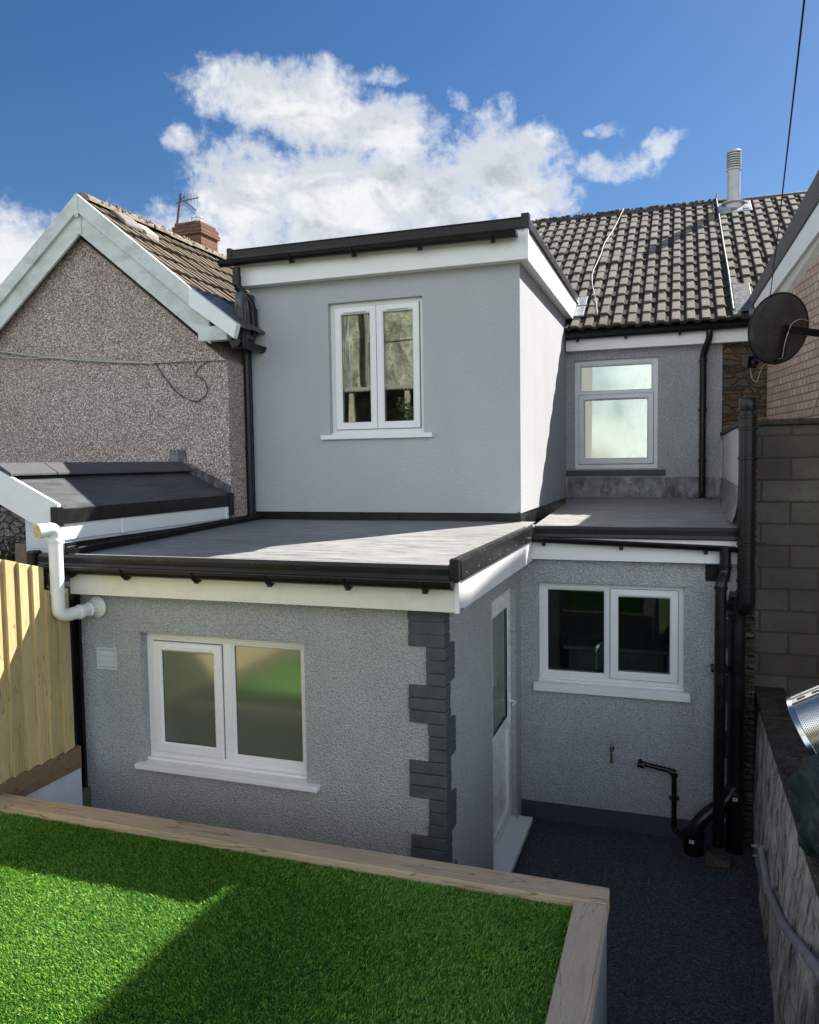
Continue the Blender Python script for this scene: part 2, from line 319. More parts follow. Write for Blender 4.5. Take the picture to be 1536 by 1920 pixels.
# ------------------------------------------------------------ mesh helpers
FZ = lambda u, v, w_: (u, v, w_)
class Fr:
    """local frame: u along, v up, w out of the wall"""
    def __init__(s, O, U, V, Wd): s.O, s.U, s.V, s.W = Vector(O), Vector(U).normalized(), Vector(V).normalized(), Vector(Wd).normalized()
    def __call__(s, u, v, w_=0): return s.O + s.U*u + s.V*v + s.W*w_
WORLD = Fr((0, 0, 0), (1, 0, 0), (0, 1, 0), (0, 0, 1))
def front(y): return Fr((0, y, 0), (1, 0, 0), (0, 0, 1), (0, -1, 0))      # u = x, v = z, w = towards camera
def side(x): return Fr((x, 0, 0), (0, 1, 0), (0, 0, 1), (1, 0, 0))        # u = y, v = z, w = +x
class MB:
    def __init__(s): s.v = []; s.f = []
    def add(s, vs, fs):
        b = len(s.v); s.v += [tuple(p) for p in vs]; s.f += [tuple(i + b for i in f) for f in fs]; return s
    def box(s, x0, x1, y0, y1, z0, z1, fr=WORLD):
        P = [fr(x, y, z) for z in (z0, z1) for y in (y0, y1) for x in (x0, x1)]
        return s.add(P, [(0, 2, 3, 1), (4, 5, 7, 6), (0, 1, 5, 4), (2, 6, 7, 3), (0, 4, 6, 2), (1, 3, 7, 5)])
    def prism(s, pts, ext):
        n = len(pts); e = Vector(ext); P = [Vector(p) for p in pts]
        return s.add(P + [p + e for p in P], [tuple(range(n))[::-1], tuple(range(n, 2*n))] + [(i, (i + 1) % n, n + (i + 1) % n, n + i) for i in range(n)])
    def quad(s, a, b, c, d): return s.add([a, b, c, d], [(0, 1, 2, 3)])
    def ring(s, fr, o, i, w0, w1, cham=.006):
        """mitred rectangular frame; o, i = (u0,u1,v0,v1) outer and inner"""
        def L(r, w_, d=0): u0, u1, v0, v1 = r; return [fr(u0 - d, v0 - d, w_), fr(u1 + d, v0 - d, w_), fr(u1 + d, v1 + d, w_), fr(u0 - d, v1 + d, w_)]
        loops = [L(o, w0), L(o, w1 - .003), L(o, w1, -.003), L(i, w1, cham), L(i, w1 - cham), L(i, w0)]
        P = sum(loops, []); Fc = []
        for k in range(6):
            a, b = 4*k, 4*((k + 1) % 6)
            for j in range(4): Fc.append((a + j, a + (j + 1) % 4, b + (j + 1) % 4, b + j))
        return s.add(P, Fc)
    def tube(s, pts, r, n=16, caps=True, rr=None, arc=(0, 360)):
        pts = [Vector(p) for p in pts]; N_ = len(pts)
        t = [(pts[min(i + 1, N_ - 1)] - pts[max(i - 1, 0)]).normalized() for i in range(N_)]
        a = Vector((0, 0, 1)) if abs(t[0].z) < .9 else Vector((0, 1, 0))
        x = t[0].cross(a).normalized(); rings = []
        for i in range(N_):
            x = (x - t[i]*x.dot(t[i])).normalized(); y = t[i].cross(x)
            q = rr[i] if rr else r
            sc = 1.0
            rings.append([pts[i] + (x*math.cos(2*math.pi*k/n) + y*math.sin(2*math.pi*k/n))*q*sc for k in range(n)])
        P = sum(rings, []); Fc = [(i*n + k, i*n + (k + 1) % n, (i + 1)*n + (k + 1) % n, (i + 1)*n + k) for i in range(N_ - 1) for k in range(n)]
        if caps: Fc += [tuple(range(n))[::-1], tuple(range((N_ - 1)*n, N_*n))]
        return s.add(P, Fc)
    def gutter(s, a, b, r, th=.004, n=14):
        """half-round gutter from a to b, open side up, with stop ends"""
        a, b = Vector(a), Vector(b); t = (b - a).normalized(); side_ = t.cross(Vector((0, 0, 1))).normalized(); u = Vector((0, 0, 1))
        def arcp(p, q): return [p + side_*math.cos(math.pi + math.pi*k/n)*q + u*math.sin(math.pi + math.pi*k/n)*q for k in range(n + 1)]
        P = arcp(a, r) + arcp(b, r) + arcp(a, r - th) + arcp(b, r - th); m = n + 1
        Fc = [(k, k + 1, m + k + 1, m + k) for k in range(n)] + [(2*m + k, 3*m + k, 3*m + k + 1, 2*m + k + 1) for k in range(n)]
        Fc += [(0, m, 3*m, 2*m), (n, 2*m + n, 3*m + n, m + n)]
        s.add(P, Fc)
        for p, d in ((a, -t), (b, t)):
            e = [p + side_*math.cos(math.pi + math.pi*k/n)*(r + .004) + u*math.sin(math.pi + math.pi*k/n)*(r + .004) for k in range(m)]
            e = [q + u*0 for q in e]; s.prism(e, d*.008)
        # rolled front and back lip
        for sgn in (1, -1):
            s.tube([a + side_*r*sgn, b + side_*r*sgn], .006, 8)
        return s
    def lathe(s, c, ax, prof, n=24):
        """prof: (distance along axis, radius)"""
        c, ax = Vector(c), Vector(ax).normalized()
        a = Vector((0, 0, 1)) if abs(ax.z) < .9 else Vector((1, 0, 0)); x = ax.cross(a).normalized(); y = ax.cross(x)
        P = []
        for d, r in prof: P += [c + ax*d + (x*math.cos(2*math.pi*k/n) + y*math.sin(2*math.pi*k/n))*r for k in range(n)]
        m = len(prof); Fc = [(i*n + k, i*n + (k + 1) % n, (i + 1)*n + (k + 1) % n, (i + 1)*n + k) for i in range(m - 1) for k in range(n)]
        Fc += [tuple(range(n))[::-1], tuple(range((m - 1)*n, m*n))]
        return s.add(P, Fc)
    def build(s, name, material, parent=None, bevel=0, smooth=None, label=None, fix=True):
        me = bpy.data.meshes.new(name); me.from_pydata(s.v, [], s.f); me.validate()
        if fix:
            import bmesh
            bm = bmesh.new(); bm.from_mesh(me); bmesh.ops.recalc_face_normals(bm, faces=bm.faces); bm.to_mesh(me); bm.free()
        me.materials.append(material)
        if smooth:
            me.polygons.foreach_set('use_smooth', [True]*len(me.polygons)); me.set_sharp_from_angle(angle=R(smooth))
        o = bpy.data.objects.new(name, me); S.collection.objects.link(o)
        if parent is not None: o.parent = parent
        if bevel:
            b = o.modifiers.new('bevel', 'BEVEL'); b.width = bevel; b.segments = 2; b.limit_method = 'ANGLE'; b.angle_limit = R(40); b.harden_normals = False
        if label: o['label'] = label
        return o
def builds(mb, name, material, parent=None, **kw):
    """build every separate piece of mb as its own object"""
    par = list(range(len(mb.v)))
    def fd(i):
        while par[i] != i: par[i] = par[par[i]]; i = par[i]
        return i
    for f in mb.f:
        for j in f[1:]:
            a, b = fd(f[0]), fd(j)
            if a != b: par[b] = a
    grp = {}
    for f in mb.f: grp.setdefault(fd(f[0]), []).append(f)
    out = []
    for fs in grp.values():
        ids = sorted({i for f in fs for i in f}); mp = {k: n_ for n_, k in enumerate(ids)}
        m = MB(); m.v = [mb.v[i] for i in ids]; m.f = [tuple(mp[i] for i in f) for f in fs]; out.append(m.build(name, material, parent, **kw))
    return out
def fillet(pts, r, n=6):
    pts = [Vector(p) for p in pts]; out = [pts[0]]
    for i in range(1, len(pts) - 1):
        a, b, c = pts[i - 1], pts[i], pts[i + 1]; d1 = (a - b); d2 = (c - b)
        q = min(r, d1.length*.45, d2.length*.45); p1 = b + d1.normalized()*q; p2 = b + d2.normalized()*q
        for k in range(n + 1):
            t = k/n; out.append(p1*(1 - t)**2 + b*2*t*(1 - t) + p2*t*t)
    out.append(pts[-1]); return out
def thing(name, label, cat, group=None):
    o = bpy.data.objects.new(name, None); S.collection.objects.link(o); o.empty_display_size = .2
    o['label'] = label; o['category'] = cat
    if group: o['group'] = group
    return o
def tag(o, label, cat, group=None):
    o['label'] = label; o['category'] = cat
    if group: o['group'] = group
    return o
def struct(o, kind='structure'): o['kind'] = kind; return o
def wall(mb, fr, u0, u1, v0, v1, holes, depth, back=True):
    us = sorted({u0, u1, *[h[i] for h in holes for i in (0, 1)]}); vs = sorted({v0, v1, *[h[i] for h in holes for i in (2, 3)]})
    for a, b in zip(us, us[1:]):
        for c, d in zip(vs, vs[1:]):
            if any(h[0] <= a and b <= h[1] and h[2] <= c and d <= h[3] for h in holes): continue
            mb.quad(fr(a, c), fr(b, c), fr(b, d), fr(a, d))
            if back: mb.quad(fr(a, c, -depth), fr(a, d, -depth), fr(b, d, -depth), fr(b, c, -depth))
    for r in holes + [(u0, u1, v0, v1)]:
        a, b, c, d = r
        mb.quad(fr(a, c), fr(a, c, -depth), fr(b, c, -depth), fr(b, c)); mb.quad(fr(a, d), fr(b, d), fr(b, d, -depth), fr(a, d, -depth))
        mb.quad(fr(a, c), fr(a, d), fr(a, d, -depth), fr(a, c, -depth)); mb.quad(fr(b, c), fr(b, c, -depth), fr(b, d, -depth), fr(b, d))
    return mb
def weld(o, d=.0002):
    import bmesh
    bm = bmesh.new(); bm.from_mesh(o.data); bmesh.ops.remove_doubles(bm, verts=bm.verts, dist=d); bmesh.ops.recalc_face_normals(bm, faces=bm.faces); bm.to_mesh(o.data); bm.free(); return o

def window(house, fr, o, rec, casements, glass, sill=None, fmat=None, fw_=.055, label=None, sillmat=None):
    """o = outer frame rect; rec = recess of frame front; casements = [(u0,u1,v0,v1, opening, vent)]"""
    fmat = fmat or UPVC_FRAME
    mb = MB(); w1 = -rec; w0 = w1 - .06
    us = [o[0], o[1]]
    mb.ring(fr, o, (o[0] + fw_, o[1] - fw_, o[2] + fw_, o[3] - fw_), w0, w1)
    f3 = Fr(fr(0, 0, w1 - .003), fr.U, fr.V, fr.W)      # mullions and transoms between the casements
    wall(mb, f3, o[0] + fw_ - .001, o[1] - fw_ + .001, o[2] + fw_ - .001, o[3] - fw_ + .001, [(c_[0], c_[1], c_[2], c_[3]) for c_ in casements], .05)
    win = mb.build('window', fmat, house, label=label)
    for (u0, u1, v0, v1, opening, vent) in casements:
        if opening:
            sh_ = MB().ring(fr, (u0 - .012, u1 + .012, v0 - .012, v1 + .012), (u0 + .055, u1 - .055, v0 + .055, v1 - .055), w0 + .01, w1 + .016, .012).build('sash', fmat, win)
            g = (u0 + .05, u1 - .05, v0 + .05, v1 - .05); gw = w1 - .006
        else:
            MB().ring(fr, (u0 - .004, u1 + .004, v0 - .004, v1 + .004), (u0 + .018, u1 - .018, v0 + .018, v1 - .018), w0 + .01, w1 - .008, .010).build('glazing_bead', fmat, win)
            g = (u0 + .012, u1 - .012, v0 + .012, v1 - .012); gw = w1 - .028
        MB().box(g[0], g[1], g[2], g[3], gw - .024, gw, fr).build('pane', glass, win)
        # dark rubber gasket round the glass
        MB().ring(fr, (g[0] + .002, g[1] - .002, g[2] + .002, g[3] - .002), (g[0] + .009, g[1] - .009, g[2] + .009, g[3] - .009), gw, gw + .003, .001).build('gasket', BLK, win)
        MB().ring(fr, (u0 - .018, u1 + .018, v0 - .018, v1 + .018), (u0 - .011, u1 + .011, v0 - .011, v1 + .011), w1 - .003, w1 + .0015, .0005).build('rebate_shadow', REBATE_SHADE, win) if opening else None  # rebate shadow between sash and frame, drawn as a dark ring
        if vent:
            c = (u0 + u1)/2; hw = (u1 - u0)*vent
            MB().box(c - hw, c + hw, v1 - .040, v1 - .020, w1 + .0165, w1 + .030, fr).build('trickle_vent', UPVC, win, bevel=.004)
    if sill:
        a, b, z0, z1, out = sill
        m2 = MB().box(a, b, z0, z1, -rec, out, fr); m2.box(a + .03, b - .03, z1 + .0005, z1 + .022, -rec + .0, -rec + .03, fr)
        m2.build('sill', sillmat or UPVC, win, bevel=.004)
    return win
def screws(mb, pts, nrm, r=.007):
    for p in pts: mb.lathe(Vector(p), nrm, [(0, r), (.003, r*.8), (.004, r*.3)], 8)

def tile_roof(name, origin, U, Vd, width, length, gauge, period, material, parent, lift=.026, roll=.026, seed=1, flip=False, jit=.004):
    """interlocking concrete tiles: raised rolls across, stepped courses up the slope"""
    U, Vd, O = Vector(U).normalized(), Vector(Vd).normalized(), Vector(origin)
    Nn = U.cross(Vd).normalized()
    if Nn.z < 0: Nn = -Nn
    g = np.random.default_rng(seed)
    prof = [(0, 0), (.24, 0), (.33, 1), (.42, 1.08), (.80, 1.0), (.90, 0)]
    nrolls = int(width/period); nc = int(math.ceil(length/gauge))
    us, hs = [], []
    for i in range(nrolls):
        for a, h in prof: us.append((i + a)*period); hs.append(h)
    us.append(nrolls*period); hs.append(0)
    us = np.array(us); hs = np.array(hs); m = len(us)
    verts = []; faces = []; tint = []; rup = []
    for k in range(nc):
        v0 = k*gauge; v1 = min((k + 1)*gauge + .05, length)
        tj = np.repeat(g.normal(0, jit, nrolls//2 + 2), len(prof)*2)[:m]; tcol = np.repeat(g.random(nrolls//2 + 2), len(prof)*2)[:m]
        shft = 0
        b = len(verts)
        for (v, hh, vv) in ((v0, -.004, 0), (v0, lift, 1), ((v0 + v1)/2, lift*.5, 1), (v1, 0.0, 1)):
            for j in range(m):
                h = hs[j]*roll*(1 if vv else 1) + hh + (tj[j] if vv else 0)
                if not vv: h = hs[j]*roll*.75 - .012
                p = O + U*float(us[j] + shft) + Vd*float(v + (tj[j]*1.5 if v == v0 else 0)) + Nn*float(h)
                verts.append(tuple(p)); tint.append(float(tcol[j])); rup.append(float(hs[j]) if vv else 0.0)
        for r_ in range(3):
            for j in range(m - 1):
                faces.append((b + r_*m + j, b + r_*m + j + 1, b + (r_ + 1)*m + j + 1, b + (r_ + 1)*m + j))
    mb = MB(); mb.v = verts; mb.f = faces
    o = mb.build(name, material, parent, fix=False)
    for nm, arr in (('tint', tint), ('rollup', rup)):
        at = o.data.attributes.new(nm, 'FLOAT', 'POINT'); at.data.foreach_set('value', arr)
    return o
def leaves(mb, c, rad, n, size, seed=0, shell=.35):
    g = np.random.default_rng(seed); c = np.array(c); rad = np.array(rad)
    for _ in range(n):
        d = g.normal(size=3); d /= np.linalg.norm(d); r_ = g.uniform(shell, 1)**.5*(.8 + .35*math.sin(d[0]*5 + d[2]*7 + seed))
        p = c + d*rad*r_; a = g.normal(size=3); a /= np.linalg.norm(a); b = np.cross(a, g.normal(size=3)); b /= np.linalg.norm(b)
        s_ = size*g.uniform(.6, 1.3)
        mb.add([p - a*s_, p + b*s_*.45, p + a*s_, p - b*s_*.45], [(0, 1, 2, 3)])
#==BODY==
PZ = -3.25                                                   # patio level
# ------------------------------------------------------------ ground
struct(MB().box(-900, 900, -900, 900, -3.5, -3.40).build('ground', m_plain('rough_ground', (.10, .11, .06), .95, 0, .4, .3)))
struct(MB().box(-4.2, .75, -2.5, 7.2, -3.36, PZ).build('patio', PATIO))
struct(MB().box(.86, 9, -6, 7.3, -3.36, -2.45).build('neighbour_yard', m_plain('yard_concrete', (.13, .12, .11), .95, 0, .3, 6, .8)))
struct(MB().box(-14, -4.0, -6, 6.6, -3.36, -2.3).build('neighbour_garden', m_plain('garden_soil', (.09, .10, .05), .95, 0, .4, 5, .8)))
# ------------------------------------------------------------ the terraced house
H = thing('terraced_house', 'grey rendered terraced house with dormer box, flat roofed extension and tiled main roof', 'house')
# --- ground floor extension
fy, sxw, by = 4.5, -1.337, 6.95
FR, SD, BK = front(fy), side(sxw), front(by)
hb = (-3.530, -2.268, -2.072, -1.150)
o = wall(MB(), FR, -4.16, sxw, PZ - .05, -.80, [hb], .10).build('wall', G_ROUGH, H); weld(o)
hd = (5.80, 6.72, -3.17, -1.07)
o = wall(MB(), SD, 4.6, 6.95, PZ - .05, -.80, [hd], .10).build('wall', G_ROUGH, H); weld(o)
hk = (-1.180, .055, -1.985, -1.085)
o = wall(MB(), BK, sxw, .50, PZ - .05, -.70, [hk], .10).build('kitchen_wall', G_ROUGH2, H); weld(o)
# raised render lintels over the windows
MB().prism([FR(-3.66, -1.146), FR(-3.60, -.89), FR(-2.30, -.89), FR(-2.22, -1.147)], (0, -.006, 0)).build('lintel_patch', G_ROUGH, H)
MB().prism([BK(-1.23, -1.080), BK(-1.20, -.88), BK(.02, -.88), BK(.085, -1.080)], (0, -.008, 0)).build('lintel_patch', G_ROUGH2, H)
# bathroom window with two lights, left one opening
window(H, FR, hb, .075, [(-3.460, -2.935, -1.990, -1.232, True, .38), (-2.855, -2.323, -1.990, -1.205, False, 0)], GLASS_F,
       (-3.575, -2.175, -2.104, -2.067, .05), label='obscured two-light window in the front extension wall')
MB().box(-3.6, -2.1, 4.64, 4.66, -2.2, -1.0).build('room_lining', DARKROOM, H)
# kitchen window and room
kw = window(H, BK, hk, .06, [(-1.122, -.595, -1.905, -1.138, False, 0), (-.545, -.008, -1.905, -1.138, True, .36)], GLASS_K,
       (-1.215, .105, -2.05, -1.980, .05), label='kitchen window with spring tap behind the glass')
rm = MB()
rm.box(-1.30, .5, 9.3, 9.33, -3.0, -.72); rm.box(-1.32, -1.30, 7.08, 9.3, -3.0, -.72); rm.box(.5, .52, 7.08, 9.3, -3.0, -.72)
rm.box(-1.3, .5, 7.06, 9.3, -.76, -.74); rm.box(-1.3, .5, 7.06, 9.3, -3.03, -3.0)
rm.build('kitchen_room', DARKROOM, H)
kc = MB(); kc.box(-1.28, .48, 7.1, 7.65, -2.06, -2.02); kc.box(-1.2, .4, 8.75, 9.28, -2.1, -2.06); builds(kc, 'worktop', m_plain('worktop', (.30, .28, .26), .3), H)
kc = MB()
for i in range(3): kc.box(-1.15 + i*.52, -.66 + i*.52, 9.0, 9.28, -1.5, -.95)
for i in range(3): kc.box(-1.15 + i*.52, -.66 + i*.52, 8.8, 9.27, -2.9, -2.12)
builds(kc, 'kitchen_unit', m_plain('kitchen_unit_paint', (.22, .22, .21), .4), H, bevel=.004)
# quoins: three long, three short
q = MB()
zc = -.885
for k in range(30):
    lng = (k//3) % 2 == 0; z1 = zc - k*.0787; z0 = z1 - .0787
    if z0 < PZ: z0 = PZ
    if z1 <= PZ: break
    jt = random.uniform(-.006, .006)
    a = (-1.555 if lng else -1.437) + jt
    b = 4.5 + (.095 if lng else .205) + jt
    ex = random.uniform(0, .003)
    q.prism([(a, 4.483 - ex, z0 + .0035), (sxw + .016 + ex, 4.483 - ex, z0 + .0035), (sxw + .016 + ex, b, z0 + .0035), (sxw - .02, b, z0 + .0035), (sxw - .02, 4.52, z0 + .0035), (a, 4.52, z0 + .0035)], (0, 0, z1 - z0 - .005))
q.build('quoin', QUOIN, H, bevel=.005)
q = MB()
for k in range(30):
    lng = (k//3) % 2 == 1; z1 = -1.10 - k*.0787; z0 = z1 - .0787
    if z1 <= PZ: break
    q.box(.29 + random.uniform(0, .008) if lng else .40, .505, by - .014, by + .02, max(z0, PZ) + .003, z1)
q.build('quoin', QUOIN, H, bevel=.004)
# painted plinth
MB().box(sxw + .001, .50, by - .012, by + .01, PZ, PZ + .17).build('plinth', PLINTH, H, bevel=.004)
# louvre vents
v = MB(); v.ring(FR, (-3.895, -3.722, -1.432, -1.272), (-3.875, -3.742, -1.412, -1.292), -.002, .014, .004)
v.box(-3.876, -3.741, -1.413, -1.291, -.002, .002, FR)
vn = v.build('air_vent', VENTG, H, bevel=.002)
lv = MB()
for k in range(3):
    z = -1.330 - k*.039
    lv.prism([FR(-3.874, z, .003), FR(-3.743, z, .003), FR(-3.743, z - .0, .013), FR(-3.874, z, .013)], (0, 0, .002)); lv.prism([FR(-3.874, z, .013), FR(-3.874, z + .036, .004), FR(-3.874, z + .036, .001), FR(-3.874, z, .009)], (.131, 0, 0))
lv.build('louvre', VENTG, vn)
v = MB(); v.box(.215, .40, -1.02, -.885, 0, .012, BK)
for k in range(9): v.box(.225, .39, -1.012 + k*.0145, -1.006 + k*.0145, .012, .020, BK)
v.build('air_vent', BLK, H, bevel=.0015)

# --- door
D = MB(); df = side(sxw)
D.ring(df, hd, (5.865, 6.655, -3.10, -1.135), -.10, -.045, .006)
door = D.build('door', UPVC_FRAME, H)
MB().ring(df, (5.86, 6.66, -3.105, -1.13), (5.975, 6.545, -3.0, -1.245), -.09, -.035, .008).build('door_leaf', UPVC_FRAME, door)
m = MB(); m.box(5.97, 6.55, -2.29, -2.19, -.085, -.036, df); m.build('midrail', UPVC_FRAME, door, bevel=.006)
MB().box(5.97, 6.55, -3.005, -2.285, -.075, -.055, df).build('panel', UPVC_FRAME, door)
MB().box(5.97, 6.55, -2.195, -1.24, -.075, -.052, df).build('pane', GLASS_F, door)
MB().ring(df, (5.968, 6.552, -2.192, -1.238), (5.980, 6.540, -2.180, -1.250), -.05, -.040, .001).build('gasket', BLK, door)
hn = MB(); hn.box(6.585, 6.615, -2.26, -2.0, -.035, -.025, df); hn.tube(fillet([df(6.6, -2.07, -.03), df(6.6, -2.07, .02), df(6.49, -2.07, .02)], .02), .009, 10)
hn.build('handle', UPVC, door, bevel=.002)
th = MB(); th.box(5.74, 6.80, -3.215, -3.165, -.05, .13, df); th.box(5.80, 6.72, -3.1645, -3.14, -.05, .0, df); th.build('door_sill', UPVC, door, bevel=.006)
st = MB(); st.box(5.80, 6.74, PZ, -3.216, -.02, .06, df); st.build('step', QUOIN, H)
# dark lining behind the door opening
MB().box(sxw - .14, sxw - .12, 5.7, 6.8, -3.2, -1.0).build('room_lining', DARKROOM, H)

# --- flat roof (falls gently to the front)
def rz(y): return -.612 + (y - 4.35)*.023
def rz2(y): return -.583 + (y - 6.84)*.038
def roofslab(mb, x0, x1, y0, y1, nx=30, ny=24, rz=rz):
    P = []; F_ = []
    g = np.random.default_rng(3)
    for j in range(ny + 1):
        for i in range(nx + 1):
            x = x0 + (x1 - x0)*i/nx; y = y0 + (y1 - y0)*j/ny
            P.append((x, y, rz(y) + .004*math.sin(x*2.7 + y*1.1)*math.sin(y*2.1 + .5)))
    for j in range(ny):
        for i in range(nx): a = j*(nx + 1) + i; F_.append((a, a + 1, a + nx + 2, a + nx + 1))
    mb.add(P, F_)
o = MB(); roofslab(o, -4.10, -1.215, 4.36, 7.05); r1 = o.build('flat_roof', EPDM, H, smooth=40)
o = MB(); roofslab(o, -1.215, .49, 6.84, 10.05, rz=rz2); r2 = o.build('flat_roof', EPDM, H, smooth=40)
o = MB(); o.box(-4.1, -1.25, 4.41, 7.0, -.80, -.66); o.box(-1.4, .48, 6.88, 10, -.70, -.64); builds(o, 'roof_deck', DARKROOM, H)
sm = MB()
def strip(mb, x0, x1, y0, y1, h=.003):
    mb.quad((x0, y0, rz(y0) + h), (x1, y0, rz(y0) + h), (x1, y1, rz(y1) + h), (x0, y1, rz(y1) + h))
# seams where the rubber sheet laps
sm.box(-1.25, -1.212, 4.41, 6.99, -.66, -.568); sm.build('roof_upstand', EPDM, H, bevel=.008)
# fascias and trims
f = MB(); f.box(-4.0, -1.21, 4.38, 4.40, -.880, -.60); f.build('fascia', UPVC_TINTED, H, bevel=.003)
f = MB(); f.box(-4.02, -1.21, 4.40, 4.50, -.878, -.868); f.build('soffit', UPVC_TINTED, H)
f = MB(); f.box(-1.23, -1.21, 4.402, 6.852, -.880, -.60); f.box(-1.337, -1.232, 4.5, 6.86, -.878, -.868); f.build('fascia', UPVC, H, bevel=.003)
f = MB(); f.box(-1.24, .47, 6.853, 6.875, -.865, -.60); f.box(-1.24, .47, 6.877, 6.95, -.863, -.853); f.build('fascia', UPVC, H, bevel=.003)
f = MB(); f.box(-1.228, -1.2, 4.372, 4.402, -.884, -.602); builds(f, 'fascia_joint', UPVC, H, bevel=.003)
def trim_x(x0, x1, yf, z0, z1, name='roof_trim', par=H):
    m = MB(); P = [(x0, yf, z0), (x0, yf - .012, z0 - .004), (x0, yf - .014, z0 + .004), (x0, yf - .010, z0 + .03), (x0, yf - .012, z1 - .02), (x0, yf - .004, z1), (x0, yf + .03, z1 + .004), (x0, yf + .05, z1 - .012), (x0, yf + .05, z1 - .016), (x0, yf + .006, z1 - .016)]
    m.prism(P, (x1 - x0, 0, 0)); t = m.build(name, BLK_TRIM, par)
    s_ = MB()
    n = int((x1 - x0)/.30)
    for i in range(n): s_.lathe((x0 + .2 + i*.30, yf - .012, (z0 + z1)/2 + .02), (0, -1, 0), [(0, .006), (.003, .005)], 8)
    builds(s_, 'screw', BLK, t); return t
def trim_y(y0, y1, xf, z0, z1, za=0.0):
    m = MB(); P = [(xf, y0, z0), (xf + .012, y0, z0 - .004), (xf + .014, y0, z0 + .004), (xf + .012, y0, z1 - .02), (xf + .004, y0, z1), (xf - .03, y0, z1 + .004), (xf - .05, y0, z1 - .016), (xf, y0, z1 - .016)]
    m.prism(P, (0, y1 - y0, za)); t = m.build('roof_trim', BLK_TRIM, H)
    s_ = MB(); n = int((y1 - y0)/.30)
    for i in range(n): s_.lathe((xf + .013, y0 + .12 + i*.30, z0 + .03), (1, 0, 0), [(0, .005), (.003, .004)], 8)
    builds(s_, 'screw', GALV, t); return t
trim_x(-4.27, -1.255, 4.366, -.690, -.603)
trim_y(4.42, 6.84, -1.208, -.692, -.565)
trim_x(-1.19, .47, 6.845, -.668, -.574)
c = MB(); c.box(-1.252, -1.196, 4.350, 4.405, -.700, -.562); builds(c, 'corner_cap', BLK_TRIM, H, bevel=.008)
c = MB(); c.box(-4.33, -4.262, 4.33, 4.80, -.70, -.582); builds(c, 'corner_cap', BLK_TRIM, H, bevel=.012)
# gutters
def gut(a, b, r, br, par=H, hook=(0, 1, 0), fal=True):
    g_ = MB().gutter(a, b, r).build('gutter', BLK, par, smooth=35)
    a, b = Vector(a), Vector(b)
    for t in br:
        p = a.lerp(b, t); d = (b - a).normalized(); h = Vector(hook); m = MB()
        out = -h
        pts = [p + h*(r + .02) + Vector((0, 0, -.03)), p + h*(r*.6) + Vector((0, 0, -r*1.15)), p + Vector((0, 0, -r*1.32)), p + out*(r*.8) + Vector((0, 0, -r*.85)), p + out*(r*1.12) + Vector((0, 0, .004))]
        m.tube(fillet(pts, .03, 4), .009, 8)
        pr = [p - d*.016 + Vector((0, 0, -r - .0)), p - d*.016 + Vector((0, 0, -r - .028)), p - d*.016 + h*(r) + Vector((0, 0, -r - .010)), p - d*.016 + h*r + Vector((0, 0, -r*.3))]
        m.prism(pr, d*.032)
        m.build('gutter_bracket', BLK, g_)
    return g_
g1 = gut((-4.16, 4.305, -.676), (-1.225, 4.305, -.684), .052, (.08, .235, .42, .60, .78, .945))
g2 = gut((-1.185, 6.795, -.672), (.44, 6.795, -.722), .040, (.05, .45, .86))
# black gutter lying in the left gutter line of the flat roof
# --- dormer / upper extension
DF, DS = front(7.0), side(sxw)
hdm = (-3.190, -2.240, .265, 1.525)
o = wall(MB(), DF, -4.03, sxw, -.472, 1.76, [hdm], .10).build('dormer_wall', G_SMOOTH, H); weld(o)
o = MB(); o.quad(DS(7.1, -.472), DS(10.0, -.472), DS(10.0, 1.76), DS(7.1, 1.76)); o.quad((-4.03, 7, -.475), (-4.03, 7, 1.76), (-4.03, 10.2, 1.76), (-4.03, 10.2, -.475)); builds(o, 'dormer_wall', G_SMOOTH, H)
window(H, DF, hdm, .055, [(-3.130, -2.730, .335, 1.470, True, .27), (-2.700, -2.300, .335, 1.470, True, .27)], GLASS,
       (-3.275, -2.15, .228, .270, .045), fw_=.045, label='tall two-light window in the dormer front')
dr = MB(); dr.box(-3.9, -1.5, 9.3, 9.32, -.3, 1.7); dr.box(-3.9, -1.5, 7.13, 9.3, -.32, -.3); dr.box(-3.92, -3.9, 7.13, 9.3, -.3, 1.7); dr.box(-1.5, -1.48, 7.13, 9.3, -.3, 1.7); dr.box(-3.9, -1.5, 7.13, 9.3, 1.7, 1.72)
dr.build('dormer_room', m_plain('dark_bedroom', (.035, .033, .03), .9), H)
m = MB(); m.box(-4.03, sxw - .005, 7.012, 7.03, -.58, -.46); m.box(sxw - .03, sxw - .012, 7.0, 10.0, -.60, -.46); builds(m, 'base_flashing', BLK_TRIM, H)
m = MB(); m.box(-4.03, -1.4, 7.05, 10.0, -.66, -.60); m.build('dormer_floor', DARKROOM, H)
f = MB(); f.box(-4.125, -1.25, 6.88, 6.90, 1.735, 2.01); f.box(-4.12, -1.27, 6.902, 7.0, 1.737, 1.747); f.box(-4.13, -4.11, 6.90, 7.05, 1.735, 2.0); f.build('dormer_fascia', UPVC, H, bevel=.003)
f = MB(); f.prism([(-1.25, 6.90, 1.735), (-1.25, 10.15, 1.735), (-1.25, 10.55, 2.01), (-1.25, 6.90, 2.01)], (-.02, 0, 0)); f.box(-1.337, -1.272, 7.0, 10.0, 1.737, 1.747); f.build('dormer_fascia', UPVC, H, bevel=.003)
f = MB(); f.box(-1.268, -1.236, 6.868, 6.90, 1.732, 2.012); builds(f, 'fascia_joint', UPVC, H, bevel=.003)
trim_x(-4.14, -1.275, 6.866, 1.995, 2.090)
t_ = trim_y(6.90, 10.55, -1.243, 2.0, 2.095)
c = MB(); c.box(-1.295, -1.225, 6.845, 6.93, 1.99, 2.115); builds(c, 'corner_cap', BLK_TRIM, H, bevel=.006)
